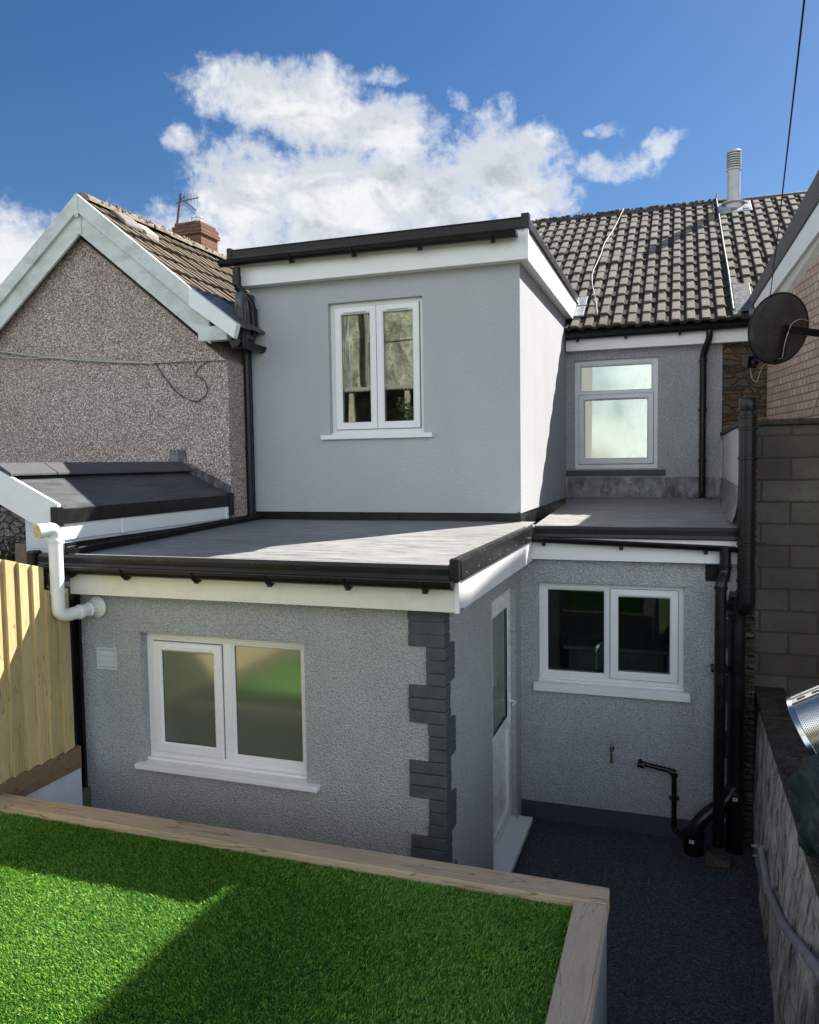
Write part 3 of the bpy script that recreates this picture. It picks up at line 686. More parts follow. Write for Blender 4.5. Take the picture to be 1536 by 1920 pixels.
c = MB(); c.box(-4.19, -4.135, 6.845, 6.93, 1.98, 2.105); builds(c, 'corner_cap', BLK_TRIM, H, bevel=.006)
m = MB(); m.box(-4.12, -1.26, 6.92, 10.6, 2.03, 2.085); m.build('dormer_roof', EPDM_D, H)
gut((-4.225, 6.80, 1.968), (-1.33, 6.80, 1.952), .052, (.26, .48, .70, .93))
# downpipe from the dormer gutter: swan neck, then down beside the pebbledash wall
dp = MB()
dp.tube(fillet([(-4.055, 6.80, 1.90), (-4.055, 6.80, 1.72), (-3.955, 6.90, 1.56), (-3.955, 6.93, 1.26)], .05), .038, 14)
for z in (1.78,): dp.lathe((-4.055, 6.80, z - .05), (0, 0, 1), [(0, .044), (.09, .044)], 16)
dp.box(-4.035, -3.925, 6.905, 6.955, 1.30, 1.52)
dp.build('downpipe', BLK, H, smooth=50)
dp = MB(); dp.tube([(-4.035, 6.91, 1.25), (-4.035, 6.91, -.52)], .036, 14)
for z in (.15, .9): dp.lathe((-4.035, 6.91, z), (0, 0, 1), [(0, .043), (.03, .043)], 16)
dp.build('downpipe', BLK, H, smooth=50)

# --- main wall, upper right
MW = front(10.0)
hm = (-1.235, -.240, -.118, 1.220)
o = wall(MB(), MW, sxw, .475, -.55, 1.50, [hm], .10).build('wall', G_ROUGH2, H); weld(o)
window(H, MW, hm, .045, [(-1.178, -.300, .826, 1.163, False, 0), (-1.170, -.308, -.045, .785, True, .30)], GLASS_M,
       None, fmat=FRAME_OLD, label='tall window with top light under the main roof eaves')
MB().box(-1.33, -.155, -.20, -.135, -.045, .035, MW).build('window_sill', QUOIN, H, bevel=.005)
pr = MB(); pr.box(-1.5, .3, 10.45, 10.47, -.6, 1.6); pr.build('room_blind', BLIND, H)
m = MB(); 
for i in range(60):
    x0 = -.62 + i*.006; 
    m.quad((x0, 10.28 + .02*math.sin(i*.75), -.3), (x0 + .006, 10.28 + .02*math.sin((i + 1)*.75), -.3), (x0 + .006, 10.28 + .02*math.sin((i + 1)*.75), 1.4), (x0, 10.28 + .02*math.sin(i*.75), 1.4))
m.build('curtain', m_plain('pale_curtain', (.45, .48, .44), .9), H)
# lead flashing and upstand
def wavy(mb, fr, u0, u1, v0, v1, amp, n=40, w_=.006, seed=0):
    g = np.random.default_rng(seed); ph = g.random(4)*6
    P = []; F_ = []
    for j in range(5):
        for i in range(n + 1):
            u = u0 + (u1 - u0)*i/n; v_ = v0 + (v1 - v0)*j/4
            ww = w_ + amp*(math.sin(u*9 + ph[0]) + .6*math.sin(u*23 + v_*9 + ph[1]))*.5 + (1 - j/4)**3*.05
            if j == 4: v_ += .006*math.sin(u*15 + ph[2])
            P.append(fr(u, v_, ww))
    for j in range(4):
        for i in range(n): a = j*(n + 1) + i; F_.append((a, a + 1, a + n + 2, a + n + 1))
    mb.add(P, F_)
m = MB(); wavy(m, MW, -1.32, .40, -.475, -.225, .010); m.build('lead_flashing', LEAD, H, smooth=60)
PWf = Fr((.47, 0, 0), (0, -1, 0), (0, 0, 1), (-1, 0, 0))
m = MB(); wavy(m, PWf, -10.0, -7.0, -.545, -.235, .018, 60, seed=4); m.build('lead_flashing', LEAD, H, smooth=60)
# party parapet on the right of the flat roof
m = MB(); m.box(.475, .555, 6.97, 9.99, -1.3, .255); m.build('parapet_wall', G_ROUGH2, H, bevel=.004)
m = MB(); m.box(.455, .60, 6.94, 9.99, .256, .295); m.build('parapet_coping', COPING, H, bevel=.008)
rb = MB()
g = np.random.default_rng(5)
rb.box(.505, .605, 6.99, 7.29, PZ, .2)
for k in range(62):
    z = .05 - k*.052; s_ = g.uniform(.02, .045)
    for xx in (.53, .578): rb.box(xx - .03 + g.uniform(-.01, .01), xx + .028, 6.965 - g.uniform(0, .022), 7.0, z - s_*.55, z + s_*.45)
rb.build('rubble_wall_end', RUBBLE, H, bevel=.008)
m = MB(); m.box(.478, .99, 10.0, 10.1, .20, 1.50); m.build('stone_wall', STONE, H)
# eaves of the main roof
f = MB(); f.box(-1.32, .80, 9.875, 9.90, 1.325, 1.475); f.box(-1.32, .80, 9.90, 10.0, 1.328, 1.338); f.build('eaves_fascia', UPVC, H, bevel=.003)
gut((-1.30, 9.82, 1.500), (.80, 9.82, 1.515), .050, (.06, .33, .62))
dp = MB(); dp.tube(fillet([(.325, 9.82, 1.47), (.325, 9.82, 1.38), (.262, 9.93, 1.20), (.262, 9.93, -.40), (.262, 9.86, -.47)], .05), .038, 14)
for z in (1.12, .55, -.05): dp.lathe((.262, 9.93, z), (0, 0, 1), [(0, .045), (.03, .045)], 16)
dp.box(.21, .315, 9.955, 9.995, .55, .57)
dp.build('downpipe', BLK, H, smooth=50)
# main roof (eaves y 9.85, ridge y 14)
RV = Vector((0, 4.15, 2.52)).normalized(); RL = Vector((0, 4.15, 2.52)).length
tile_roof('main_roof', (-4.15, 9.83, 1.575), (1, 0, 0), RV, 4.95, RL, .325, .167, TILE, H, seed=2)
rd = MB(); g = np.random.default_rng(8)
def ridge(mb, p0, d, n, L, r, g, up=Vector((0, 0, 1)), j=.006, segs=10):
    p0 = Vector(p0); d = Vector(d).normalized(); s_ = d.cross(up).normalized()
    for i in range(n):
        a = p0 + d*(i*L) + up*g.uniform(-j, j); b = a + d*(L - .012) + up*g.uniform(-j, j)
        pr = [(math.cos(math.pi*k/segs)*r*1.15, math.sin(math.pi*k/segs)*r) for k in range(segs + 1)]
        P = [a + s_*x + up*z for x, z in pr] + [b + s_*x + up*z for x, z in pr]
        m_ = segs + 1; mb.add(P, [(k, k + 1, m_ + k + 1, m_ + k) for k in range(segs)] + [tuple(range(m_)), tuple(range(m_, 2*m_))])
ridge(rd, (-4.15, 14.0, 4.06), (1, 0, 0), 11, .45, .10, g)
# moss tufts along the ridge
for i in range(420):
    x = g.uniform(-4.1, .55); a = g.uniform(-1, 1); s_ = g.uniform(.015, .045)
    rd.lathe((x, 14.0 + a*.1, 4.06 + .1*math.sqrt(max(0, 1 - a*a))), (g.uniform(-.3, .3), g.uniform(-.3, .3), 1), [(-.01, s_), (s_*.5, s_*.8), (s_*.8, s_*.3)], 5)
rd.build('ridge', RIDGE, H, smooth=50)
m = MB(); m.quad((-4.15, 9.9, 1.52), (.80, 9.9, 1.52), (.80, 14.02, 4.02), (-4.15, 14.02, 4.02)); m.quad((-4.15, 14.0, 4.05), (.8, 14.0, 4.05), (.8, 18, 1.5), (-4.15, 18, 1.5)); m.box(-4.15, .8, 17.6, 17.7, -3.3, 1.6); m.build('roof_underlay', DARKROOM, H)
# lead patches by the dormer cheek
m = MB()
for k in range(2):
    y0 = 10.05 + k*.30; z0 = 1.765 + k*.18
    m.prism([(-1.24, y0, z0), (-1.13, y0, z0), (-1.13, y0 + .26, z0 + .158), (-1.24, y0 + .26, z0 + .158)], (0, -.01, .016))
builds(m, 'lead_soaker', m_plain('bright_lead', (.40, .41, .42), .4, .3, .2, 10), H, bevel=.004)
# flue on the main roof
fl = MB(); fl.lathe((.79, 13.70, 3.78), (0, 0, 1), [(0, .16), (.06, .145), (.10, .13), (.20, .13), (.21, .18), (.225, .18), (.235, .098), (.72, .096)], 22)
fl.build('roof_flue', GREYPIPE, H, smooth=40)
fl = MB(); fl.lathe((.79, 13.70, 4.50), (0, 0, 1), [(0, .110), (.03, .112)] , 22)
for k in range(6): fl.lathe((.79, 13.70, 4.545 + k*.036), (0, 0, 1), [(0, .085), (.003, .110), (.018, .110), (.02, .085)], 22)
fl.lathe((.79, 13.70, 4.53), (0, 0, 1), [(0, .075), (.24, .075)], 16); fl.lathe((.79, 13.70, 4.765), (0, 0, 1), [(0, .11), (.02, .112), (.035, .095)], 22)
fl.build('flue_terminal', GREYPIPE, bpy.data.objects['roof_flue'], smooth=40)
m = MB(); m.prism([(.55, 13.38, 3.76), (1.04, 13.38, 3.76), (1.04, 13.85, 4.04), (.55, 13.85, 4.04)], (0, -.012, .02)); m.build('flue_flashing', m_plain('bright_lead_flue', (.42, .43, .44), .45, .3), H, bevel=.006)
# cables lying on the tiles
def roofp(x, y, h=.06): return (x, y, 1.575 + (y - 9.83)*.6072 + h)
m = MB(); m.tube(fillet([roofp(-.90, 13.9, .12), roofp(-.99, 13.2), roofp(-1.10, 12.5), roofp(-1.10, 12.1), roofp(-1.16, 11.4), roofp(-1.12, 11.0), roofp(-1.02, 10.5), roofp(-.965, 10.1)], .3), .005, 6); m.build('roof_cable', WIREW, H)
m = MB(); m.tube([roofp(.555, 14.0, .16), roofp(.545, 13.9, .10), roofp(.57, 12.0), roofp(.585, 11.0), roofp(.585, 9.95)], .013, 8); m.build('roof_conduit', m_plain('grey_conduit', (.10, .12, .12), .5, .2), H)
m = MB(); 
for x0, x1, y0, y1 in ((.60, .80, 9.9, 10.6),):
    m.prism([roofp(x0, y0, .05), roofp(x1, y0, .05), roofp(x1, y1, .07), roofp(x0, y1, .07)], (0, 0, .012))
m.build('lead_valley', LEAD_D, H, bevel=.006)

# --- pipes in the corner of the patio
def band(mb, c, r, h=.025, ax=(0, 0, 1)): mb.lathe(c, ax, [(0, r), (.004, r + .006), (h - .004, r + .006), (h, r)], 20)
vp = MB(); X, Y = .508, 6.72
vp.tube([(X, Y, -1.17), (X, Y, .34)], .064, 24); vp.tube([(X, Y, .33), (X, Y, .37)], .050, 20); vp.lathe((X, Y, .362), (0, 0, 1), [(0, .066), (.004, .068), (.09, .068), (.10, .060), (.105, .04)], 24)
for z in (.30, -.02, -.99): band(vp, (X, Y, z), .066)
vp.tube(fillet([(X, Y, -1.05), (X, Y, -1.20), (X - .075, Y + .11, -1.20)], .07), .072, 20)
vent = vp.build('vent_pipe', BLK, H, smooth=50)
b = MB()
for z in (.22, -.685): b.box(X + .05, X + .15, Y - .01, Y + .02, z - .012, z + .012); band(b, (X, Y, z - .012), .067)
builds(b, 'pipe_bracket', BLK, vent)
sp = MB(); X2, Y2 = .455, 6.84
sp.lathe((X2 + .0, Y2 - .07, -1.20), (-.5, .85, 0), [(-.06, .072), (.03, .078), (.05, .078), (.06, .07)], 22)
sp.tube([(X2, Y2, -1.12), (X2, Y2, PZ)], .066, 24)
for z in (-1.30, -2.35, -2.76): band(sp, (X2, Y2, z), .068, .04)
sp.lathe((X2, Y2, -2.86), (0, 0, 1), [(0, .070), (.01, .076), (.13, .076), (.14, .070)], 24)
# branch down to the gully
sp.tube(fillet([(X2, Y2 - .01, -2.70), (X2 - .05, Y2 - .03, -2.80), (.205, 6.74, -2.96), (.135, 6.72, -3.06), (.135, 6.72, PZ + .02)], .08), .058, 20)
sp.lathe((.135, 6.72, -3.19), (0, 0, 1), [(-.06, .080), (.0, .082), (.03, .085), (.12, .085), (.13, .066)], 24)
sp.lathe((.27, 6.77, -2.92), (.85, .2, .55), [(0, .066), (.06, .066)], 20)
soil = sp.build('soil_pipe', BLK, H, smooth=50)
stk = MB(); stk.box(.432, .470, 6.752, 6.762, -2.79, -2.765); stk.box(.10, .138, 6.628, 6.638, -3.135, -3.11)
builds(stk, 'sticker', m_plain('white_sticker', (.7, .7, .7), .5), soil)
for x0, z0, y0 in ((.440, -2.785, 6.7505), (.108, -3.13, 6.6265)):
    P0 = [(0, 0), (.004, 0), (.004, .011), (.014, .011), (.014, .008), (.007, .008), (.007, .005), (.018, .005), (.018, .015), (0, .015)]
    MB().prism([(x0 + a_, y0, z0 + c_) for a_, c_ in P0], (0, .001, 0)).build('sticker_print', BLK, soil)
rp = MB(); rp.tube(fillet([(.36, 6.795, -.72), (.36, 6.795, -.93), (.325, 6.73, -1.02), (.325, 6.73, PZ + .06)], .04), .044, 18)
for z in (-.90, -1.06, -1.72, -2.9): band(rp, (.36 if z > -.95 else .325, 6.795 if z > -.95 else 6.73, z), .045, .03)
rp.box(.26, .39, 6.76, 6.945, -1.74, -1.715)
rp.build('rainwater_pipe', BLK, H, smooth=50)
wp = MB(); wp.tube(fillet([(-.295, 6.96, -2.612), (-.295, 6.90, -2.612), (-.02, 6.90, -2.655), (-.02, 6.90, -3.165), (.10, 6.80, -3.185)], .035), .021, 12)
for p in ((-.295, 6.90, -2.625), (-.03, 6.90, -2.66)): wp.lathe(p, (1, 0, -.15) if p[0] < -.2 else (-1, 0, .1), [(-.025, .025), (.03, .025)], 12)
band(wp, (-.02, 6.90, -2.70), .022, .03); band(wp, (-.02, 6.90, -2.90), .024, .02); wp.box(-.06, .02, 6.89, 6.945, -2.897, -2.885)
wp.build('waste_pipe', BLK, H, smooth=50)
# left-hand downpipe at the front corner
lp = MB(); lp.tube(fillet([(-4.07, 4.305, -.72), (-4.07, 4.305, -.80), (-4.075, 4.42, -.94), (-4.075, 4.42, PZ)], .04), .036, 16)
for z in (-1.0, -1.9): band(lp, (-4.075, 4.42, z), .037, .03)
lp.build('downpipe', BLK, H, smooth=50)
MB().box(-4.165, -4.02, 4.47, 4.495, PZ, -.85).build('corner_board', BLK, H)
# white condensing flue with yellow terminal
FLU = thing('boiler_flue', 'white plastic flue pipe with elbow and yellow slotted end beside the fence', 'flue pipe')
fp = MB(); fp.tube(fillet([(-3.868, 4.50, -.985), (-3.895, 4.22, -.995), (-3.903, 4.16, -.965), (-3.905, 4.16, -.45), (-3.90, 4.14, -.405), (-3.93, 4.06, -.412)], .045, 8), .044, 22)
pipe = fp.build('pipe', UPVC, FLU, smooth=50)
c = MB(); c.lathe((-3.868, 4.494, -.985), (-.05, -1, 0), [(-.0, .075), (.01, .078), (.02, .066), (.03, .055)], 28); c.build('wall_collar', UPVC_TINTED, FLU, smooth=40)
c = MB(); c.lathe((-3.904, 4.16, -.84), (0, 0, 1), [(0, .048), (.02, .049), (.024, .044)], 22); c.lathe((-3.880, 4.34, -.992), (-.05, -1, 0), [(0, .050), (.02, .051), (.03, .046)], 22); c.lathe((-3.874, 4.42, -.990), (-.05, -1, 0), [(0, .049), (.015, .05), (.02, .046)], 22)
c.lathe((-3.905, 4.16, -.50), (0, 0, 1), [(0, .046), (.02, .049), (.03, .045)], 22); builds(c, 'pipe_collar', UPVC, FLU, smooth=40)
dv = Vector((-.32, -.94, -.05)).normalized()
c = MB(); c.lathe(Vector((-3.925, 4.075, -.412)), dv, [(0, .048), (.035, .048)], 24); c.build('terminal', UPVC, FLU, smooth=40)
c = MB(); c.lathe(Vector((-3.925, 4.075, -.412)) + dv*.0352, dv, [(0, .044), (.004, .044)], 24); yt = c.build('terminal_grille', YEL, FLU, smooth=40)
c = MB(); cc = Vector((-3.925, 4.075, -.412)) + dv*.0395; xx = dv.cross(Vector((0, 0, 1))).normalized(); yy = dv.cross(xx)
for k in range(8):
    a = k*math.pi/4 + .2; d_ = xx*math.cos(a) + yy*math.sin(a); n_ = xx*-math.sin(a) + yy*math.cos(a)
    c.prism([cc + d_*.014 - n_*.0018, cc + d_*.041 - n_*.0018, cc + d_*.041 + n_*.0018, cc + d_*.014 + n_*.0018], dv*.001)
builds(c, 'slot', m_plain('slot_brown', (.30, .16, .04), .6), yt)
# outdoor tap
TP = thing('outdoor_tap', 'small brass garden tap on the grey kitchen wall left of the black waste pipe', 'tap')
c = MB(); c.lathe((-.535, 6.949, -2.52), (0, -1, 0), [(0, .022), (.006, .022), (.008, .010), (.06, .010), (.065, .014), (.08, .014)], 14)
c.tube(fillet([(-.535, 6.88, -2.52), (-.535, 6.86, -2.52), (-.535, 6.85, -2.60)], .02), .010, 10); c.lathe((-.535, 6.85, -2.62), (0, 0, 1), [(0, .013), (.02, .013)], 12)
c.build('spout', m_plain('aged_brass', (.14, .10, .055), .45, .6), TP, smooth=40)
c = MB(); c.tube([(-.535, 6.885, -2.51), (-.535, 6.885, -2.455)], .005, 8); c.box(-.541, -.529, 6.875, 6.895, -2.475, -2.425)
c.build('lever', m_plain('grey_lever', (.35, .35, .36), .4, .5), TP, bevel=.002)
# kitchen tap behind the glass
KT = thing('kitchen_tap', 'chrome spring-neck kitchen tap behind the left pane of the kitchen window', 'tap')
pts = [(-.70, 7.25, -2.02), (-.70, 7.25, -1.75)] + [(-.70 + .065 - .065*math.cos(a), 7.25, -1.75 + .085*math.sin(a)) for a in np.linspace(.1, math.pi, 12)] + [(-.57, 7.25, -1.85)]
c = MB(); c.tube(pts, .011, 10); c.build('neck', m_plain('chrome', (.7, .7, .7), .2, .9), KT, smooth=50)
c = MB(); hx = []
for i in range(260):
    t = i/259*(len(pts) - 1); k = min(int(t), len(pts) - 2); p = Vector(pts[k]).lerp(Vector(pts[k + 1]), t - k); a = i*1.4
    d_ = (Vector(pts[k + 1]) - Vector(pts[k])).normalized(); s_ = Vector((0, 1, 0)); q_ = d_.cross(s_)
    hx.append(p + (s_*math.cos(a) + q_*math.sin(a))*.015)
c.tube(hx, .0028, 5); c.build('spring', m_plain('chrome_spring', (.8, .8, .8), .2, .9), KT)
# gully block
GU = thing('drain_gully', 'small broken concrete drain block at the foot of the black rainwater pipe', 'drain')
c = MB(); c.prism([(.22, 6.50, PZ), (.41, 6.52, PZ), (.42, 6.70, PZ), (.235, 6.69, PZ)], (0, 0, .05)); c.build('block', m_plain('gully_concrete', (.10, .075, .055), .9, 0, .5, 20, 1), GU, bevel=.014)
c = MB(); c.box(.27, .385, 6.63, 6.69, PZ + .05, PZ + .085); c.build('channel', m_plain('gully_dark', (.03, .03, .03), .8), GU, bevel=.008)

o = MB(); g = np.random.default_rng(44)
for i in range(46):
    x, y = .27 + g.normal(0, .12), 9.72 + g.normal(0, .10)
    if not (-.9 < x < .42 and 8.6 < y < 9.88): continue
    s_ = g.uniform(.006, .018); o.prism([(x + math.cos(t)*s_*g.uniform(.5, 1), y + math.sin(t)*s_*g.uniform(.5, 1), rz2(y) + .003) for t in np.linspace(0, 6.28, 6)[:-1]], (0, 0, s_*.4))
struct(o.build('roof_debris', m_plain('dark_moss_bits', (.03, .028, .02), .95)), 'stuff')
o = MB()
for i in range(70):
    x, y = g.uniform(-1.2, .5), g.uniform(3.2, 6.8)
    if g.random() < .4: x, y = .45 + g.normal(0, .08), 6.4 + g.normal(0, .25)
    s_ = g.uniform(.004, .011); o.prism([(x + math.cos(t)*s_*g.uniform(.5, 1), y + math.sin(t)*s_*g.uniform(.5, 1), PZ + .001) for t in np.linspace(0, 6.28, 6)[:-1]], (0, 0, .004))
struct(o.build('patio_grit', m_plain('pale_grit', (.22, .20, .17), .95, 0, .6, 60)), 'stuff')
# ------------------------------------------------------------ pebbledash neighbour on the left
P_ = thing('pebbledash_house', 'pebbledashed neighbouring wing with stained white bargeboards and brown tiled roof', 'house')
ay, ax, az_, sl = 6.6, -5.72, 2.30, .80
xr = -4.06; zr = az_ - sl*(xr - ax) + .0
xl = -8.9; zl = az_ - sl*(ax - xl)
o = MB(); o.prism([(xl, ay, -3.3), (xr, ay, -3.3), (xr, ay, min(zr, 1.15)), (-4.30, ay, az_ - sl*(-4.30 - ax)), (ax, ay, az_), (xl, ay, zl)], (0, 3.4, 0)); o.build('wall', PEB, P_)
# the roof of the wing
apx, apz, yb = -5.63, 2.665, 6.46
VR = Vector((-1, 0, .80)).normalized(); 
ex_ = -4.13
ez_ = apz - .80*(ex_ - apx) - .04
VRl = Vector((1, 0, .80)).normalized()
Lr = (apx - ex_)/VR.x
tile_roof('roof_slope', (ex_, yb + .06, ez_), (0, 1, 0), VR, 8.0, Lr, .33, .15, TILE_BR, P_, seed=4, roll=.028)
tile_roof('roof_slope', (-9.0, yb + .06, apz - .8*(9.0 - 5.63) - .04), (0, 1, 0), VRl, 8.0, (9.0 - 5.63)/VRl.x, .33, .15, TILE_BR, P_, seed=5, roll=.028)
rd = MB(); ridge(rd, (apx, yb + .08, apz - .03), (0, 1, 0), 18, .44, .085, np.random.default_rng(2))
g = np.random.default_rng(12)
for i in range(160):
    y = g.uniform(6.6, 13.5); a = g.uniform(-1, 1); s_ = g.uniform(.012, .03)
    rd.lathe((apx + a*.1, y, apz - .03 + .085*math.sqrt(max(0, 1 - a*a))), (0, 0, 1), [(-.01, s_), (s_*.6, s_*.6)], 5)
rd.build('ridge', RIDGE_BR, P_, smooth=50)
m = MB(); m.quad((ex_ - .02, yb + .1, ez_ - .06), (ex_ - .02, 14, ez_ - .06), (apx, 14, apz - .09), (apx, yb + .1, apz - .09)); m.quad((-9, yb + .1, apz - .8*3.37 - .1), (-9, 14, apz - .8*3.37 - .1), (apx, 14, apz - .09), (apx, yb + .1, apz - .09)); m.build('roof_underlay', DARKROOM, P_)
# bargeboards: upper verge strip standing proud of the lower board
def barge(xe, sgn, w_top, w_bot, y, th, mat_, nm, cut=None):
    zf = lambda x: apz + .02 - .80*abs(x - apx)
    m = MB(); m.prism([(apx, y, apz + .02 - w_top), (xe, y, zf(xe) - w_top), (xe, y, zf(xe) - w_bot), (apx, y, apz + .02 - w_bot)], (0, th, 0)); return m.build(nm, mat_, P_, bevel=.003)
barge(-4.36, 1, 0, .175, yb, .05, UPVC_DIRTY, 'bargeboard'); barge(-9.0, -1, 0, .175, yb, .05, UPVC_DIRTY, 'bargeboard')
barge(-4.18, 1, .172, .385, yb + .03, .03, UPVC_DIRTY, 'bargeboard'); barge(-9.0, -1, .172, .385, yb + .03, .03, UPVC_DIRTY, 'bargeboard')
m = MB(); m.box(apx - .022, apx + .022, yb - .006, yb, apz - .21, apz + .01); m.box(apx - .03, apx + .03, yb + .022, yb + .03, apz - .37, apz - .20); builds(m, 'apex_joint', UPVC_DIRTY, P_, bevel=.002)
m = MB(); m.box(-4.30, -3.99, yb + .025, yb + .12, 1.165, 1.30); m.build('box_end', UPVC_DIRTY, P_, bevel=.004)
zf0 = apz + .02 - .8*(5.63 - 4.36)
m = MB(); m.prism([(-4.37, yb - .008, zf0 + .01), (-3.86, yb - .008, 1.295), (-3.90, yb - .008, 1.165), (-4.37, yb - .008, zf0 - .175)], (0, .07, 0)); m.build('verge_end', UPVC, P_, bevel=.004)
m = MB(); m.prism([(-4.37, yb, zf0 + .01), (-3.87, yb, 1.30), (-3.87, 7.0, 1.30), (-4.37, 7.0, zf0 + .01)], (0, 0, -.02)); m.build('eaves_apron', LEAD_D, P_)
m = MB(); m.quad((apx, yb + .05, apz - .36), (-4.2, yb + .05, apz - .36 - .8*1.43), (-4.2, 6.6, apz - .36 - .8*1.43), (apx, 6.6, apz - .36)); m.build('soffit', UPVC_DIRTY, P_)
gw = MB().gutter((-3.92, yb + .05, 1.155), (-3.92, 7.0, 1.150), .055).build('gutter', BLK, P_, smooth=35)
m = MB(); m.box(-3.99, -3.85, 6.55, 6.64, 1.09, 1.19); m.tube([(-3.98, 6.88, 1.10), (-3.98, 6.88, 1.20)], .05, 14); builds(m, 'gutter_union', BLK, gw, bevel=.01)
m = MB(); m.box(-4.06, -3.97, 6.75, 6.99, 1.22, 1.66); m.build('lead_cheek', LEAD_D, P_, bevel=.01)
# vent tile on the roof slope by the ridge
m = MB(); vx = -5.42; vz = apz - .8*(vx - apx)
m.prism([(vx - .07, 6.75, vz + .08), (vx - .02, 6.75, vz + .105), (vx + .13, 6.75, vz - .02), (vx + .13, 6.75, vz - .08)], (0, .30, 0)); m.build('vent_tile', m_plain('grey_brown_vent', (.17, .145, .135), .7, 0, .2), P_, bevel=.025)
m = MB(); m.prism([(vx + .0, 7.06, vz + .065), (vx + .15, 7.06, vz - .055), (vx + .15, 7.06, vz - .12), (vx + .0, 7.06, vz - .0)], (0, .22, 0)); m.build('vent_tile', m_plain('grey_brown_vent_pale', (.30, .26, .24), .7, 0, .2), P_, bevel=.01)
# lead flashing where the lean-to meets the pebbledash
GWf = front(6.6)
m = MB(); m.prism([GWf(-4.73, .155, .0), GWf(-4.56, .155, .0), GWf(-4.55, .03, .0), GWf(-4.06, -.20, .0), GWf(-4.06, -.36, .0), GWf(-4.58, -.10, .0), GWf(-4.95, -.16, .0), GWf(-4.95, -.08), GWf(-4.75, .04)], (0, -.012, 0)); m.build('lead_flashing', LEAD_D, P_, bevel=.003)
# main roof of the left neighbour, chimney
NB = thing('tiled_roof', 'dark strip of mossy main roof behind the brown tiled wing', 'roof')
tile_roof('roof_slope', (-13.0, 9.83, 1.575), (1, 0, 0), RV, 8.85, RL, .325, .167, TILE, NB, seed=6)
rd = MB(); ridge(rd, (-13, 14.0, 4.06), (1, 0, 0), 20, .44, .10, np.random.default_rng(3)); rd.build('ridge', RIDGE, NB, smooth=50)
m = MB(); m.quad((-13, 14, 4.04), (-4.15, 14, 4.04), (-4.15, 18, 1.5), (-13, 18, 1.5)); m.box(-13, -4.2, 10.2, 17.5, -3.3, 1.4); m.build('wall', PEB, NB)
CH = thing('chimney', 'red brick chimney stack with metal pot behind the brown tiled roof', 'chimney')
m = MB(); m.box(-9.62, -8.98, 13.75, 14.35, 3.6, 4.58); m.build('stack', BRICK_RED, CH, bevel=.004)
m = MB(); m.box(-9.66, -8.94, 13.71, 14.39, 4.581, 4.66); m.box(-9.64, -8.96, 13.73, 14.37, 4.661, 4.76); m.box(-9.60, -9.0, 13.77, 14.33, 4.761, 4.84)
m.build('corbel', m_brick('sooty_brick', 'x', (.16, .08, .05), (.26, .15, .09), (.07, .06, .05), .225, .08, .01, .8, .3), CH, bevel=.006)
m = MB(); m.lathe((-9.25, 14.05, 4.80), (0, 0, 1), [(0, .11), (.10, .11), (.105, .125), (.13, .125), (.135, .11), (.17, .11), (.175, .125), (.20, .125), (.22, .08)], 18); m.build('pot', ALU, CH, smooth=40)
AE = thing('tv_aerial', 'thin rooftop TV aerial on a leaning pole beside the brick chimney', 'aerial')
m = MB(); m.tube([(-9.72, 13.9, 4.35), (-9.52, 13.9, 5.46)], .022, 8); m.build('pole', m_plain('rusty_pole', (.10, .07, .06), .6, .3), AE)
m = MB(); m.tube([(-9.58, 13.9, 5.30), (-9.10, 13.9, 5.33)], .010, 6); m.tube([(-9.45, 13.9, 5.32), (-8.98, 13.6, 4.98)], .010, 6)
for k in range(7):
    x = -9.56 + k*.07; m.tube([(x, 13.9, 5.22), (x, 13.9, 5.44)], .005, 5)
for k in range(12):
    t = k/11; p = Vector((-9.45, 13.9, 5.32)).lerp(Vector((-8.98, 13.6, 4.98)), t); m.tube([p + Vector((0, 0, .02)), p + Vector((-.03, 0, -.08))], .004, 5)
m.tube([(-9.66, 13.9, 5.25), (-9.42, 13.9, 5.40)], .008, 6); builds(m, 'elements', m_plain('aerial_metal', (.12, .12, .12), .5, .5), AE)

# ------------------------------------------------------------ lean-to between the flat roof and the pebbledash wall
L = thing('lean_to', 'low white-boarded lean-to with dark rubber roof and angular ridge tiles', 'outbuilding')
lx, lz, rx_, rz_ = -4.06, -.285, -4.60, -.035
lsl = (rz_ - lz)/(lx - rx_)
o = MB(); o.prism([(lx, 4.40, lz), (lx, 6.6, lz), (rx_, 6.6, rz_), (rx_, 4.40, rz_)], (0, 0, -.03)); o.prism([(rx_, 4.40, rz_), (rx_, 6.6, rz_), (2*rx_ - lx, 6.6, lz), (2*rx_ - lx, 4.40, lz)], (0, 0, -.03)); o.build('roof', EPDM_D, L)
o = MB(); o.box(lx - .012, lx + .012, 4.365, 6.585, lz - .11, lz - .002); o.build('roof_trim', BLK_TRIM, L, bevel=.004)
o = MB(); o.box(lx - .045, lx + .016, 4.335, 4.40, lz - .125, lz + .012); o.box(lx - .02, lx + .03, 6.54, 6.60, lz - .2, lz + .02); builds(o, 'corner_cap', BLK_TRIM, L, bevel=.006)
o = MB(); o.box(lx - .03, lx - .006, 4.385, 6.54, lz - .225, lz - .111); o.box(lx - .008, lx + .002, 5.02, 5.09, lz - .228, lz - .112); o.box(lx - .008, lx + .002, 6.50, 6.54, lz - .228, lz - .112); builds(o, 'fascia', UPVC, L, bevel=.003)
o = MB(); o.prism([(rx_, 4.37, rz_ + .03), (lx - .01, 4.37, lz + .03), (lx - .01, 4.37, lz - .215), (rx_, 4.37, rz_ - .215)], (0, .03, 0)); o.prism([(rx_ - .001, 4.37, rz_ + .03), (rx_ - .001, 4.37, rz_ - .215), (2*rx_ - lx, 4.37, lz - .215), (2*rx_ - lx, 4.37, lz + .03)], (0, .03, 0)); o.build('verge_board', UPVC, L, bevel=.002)
o = MB()
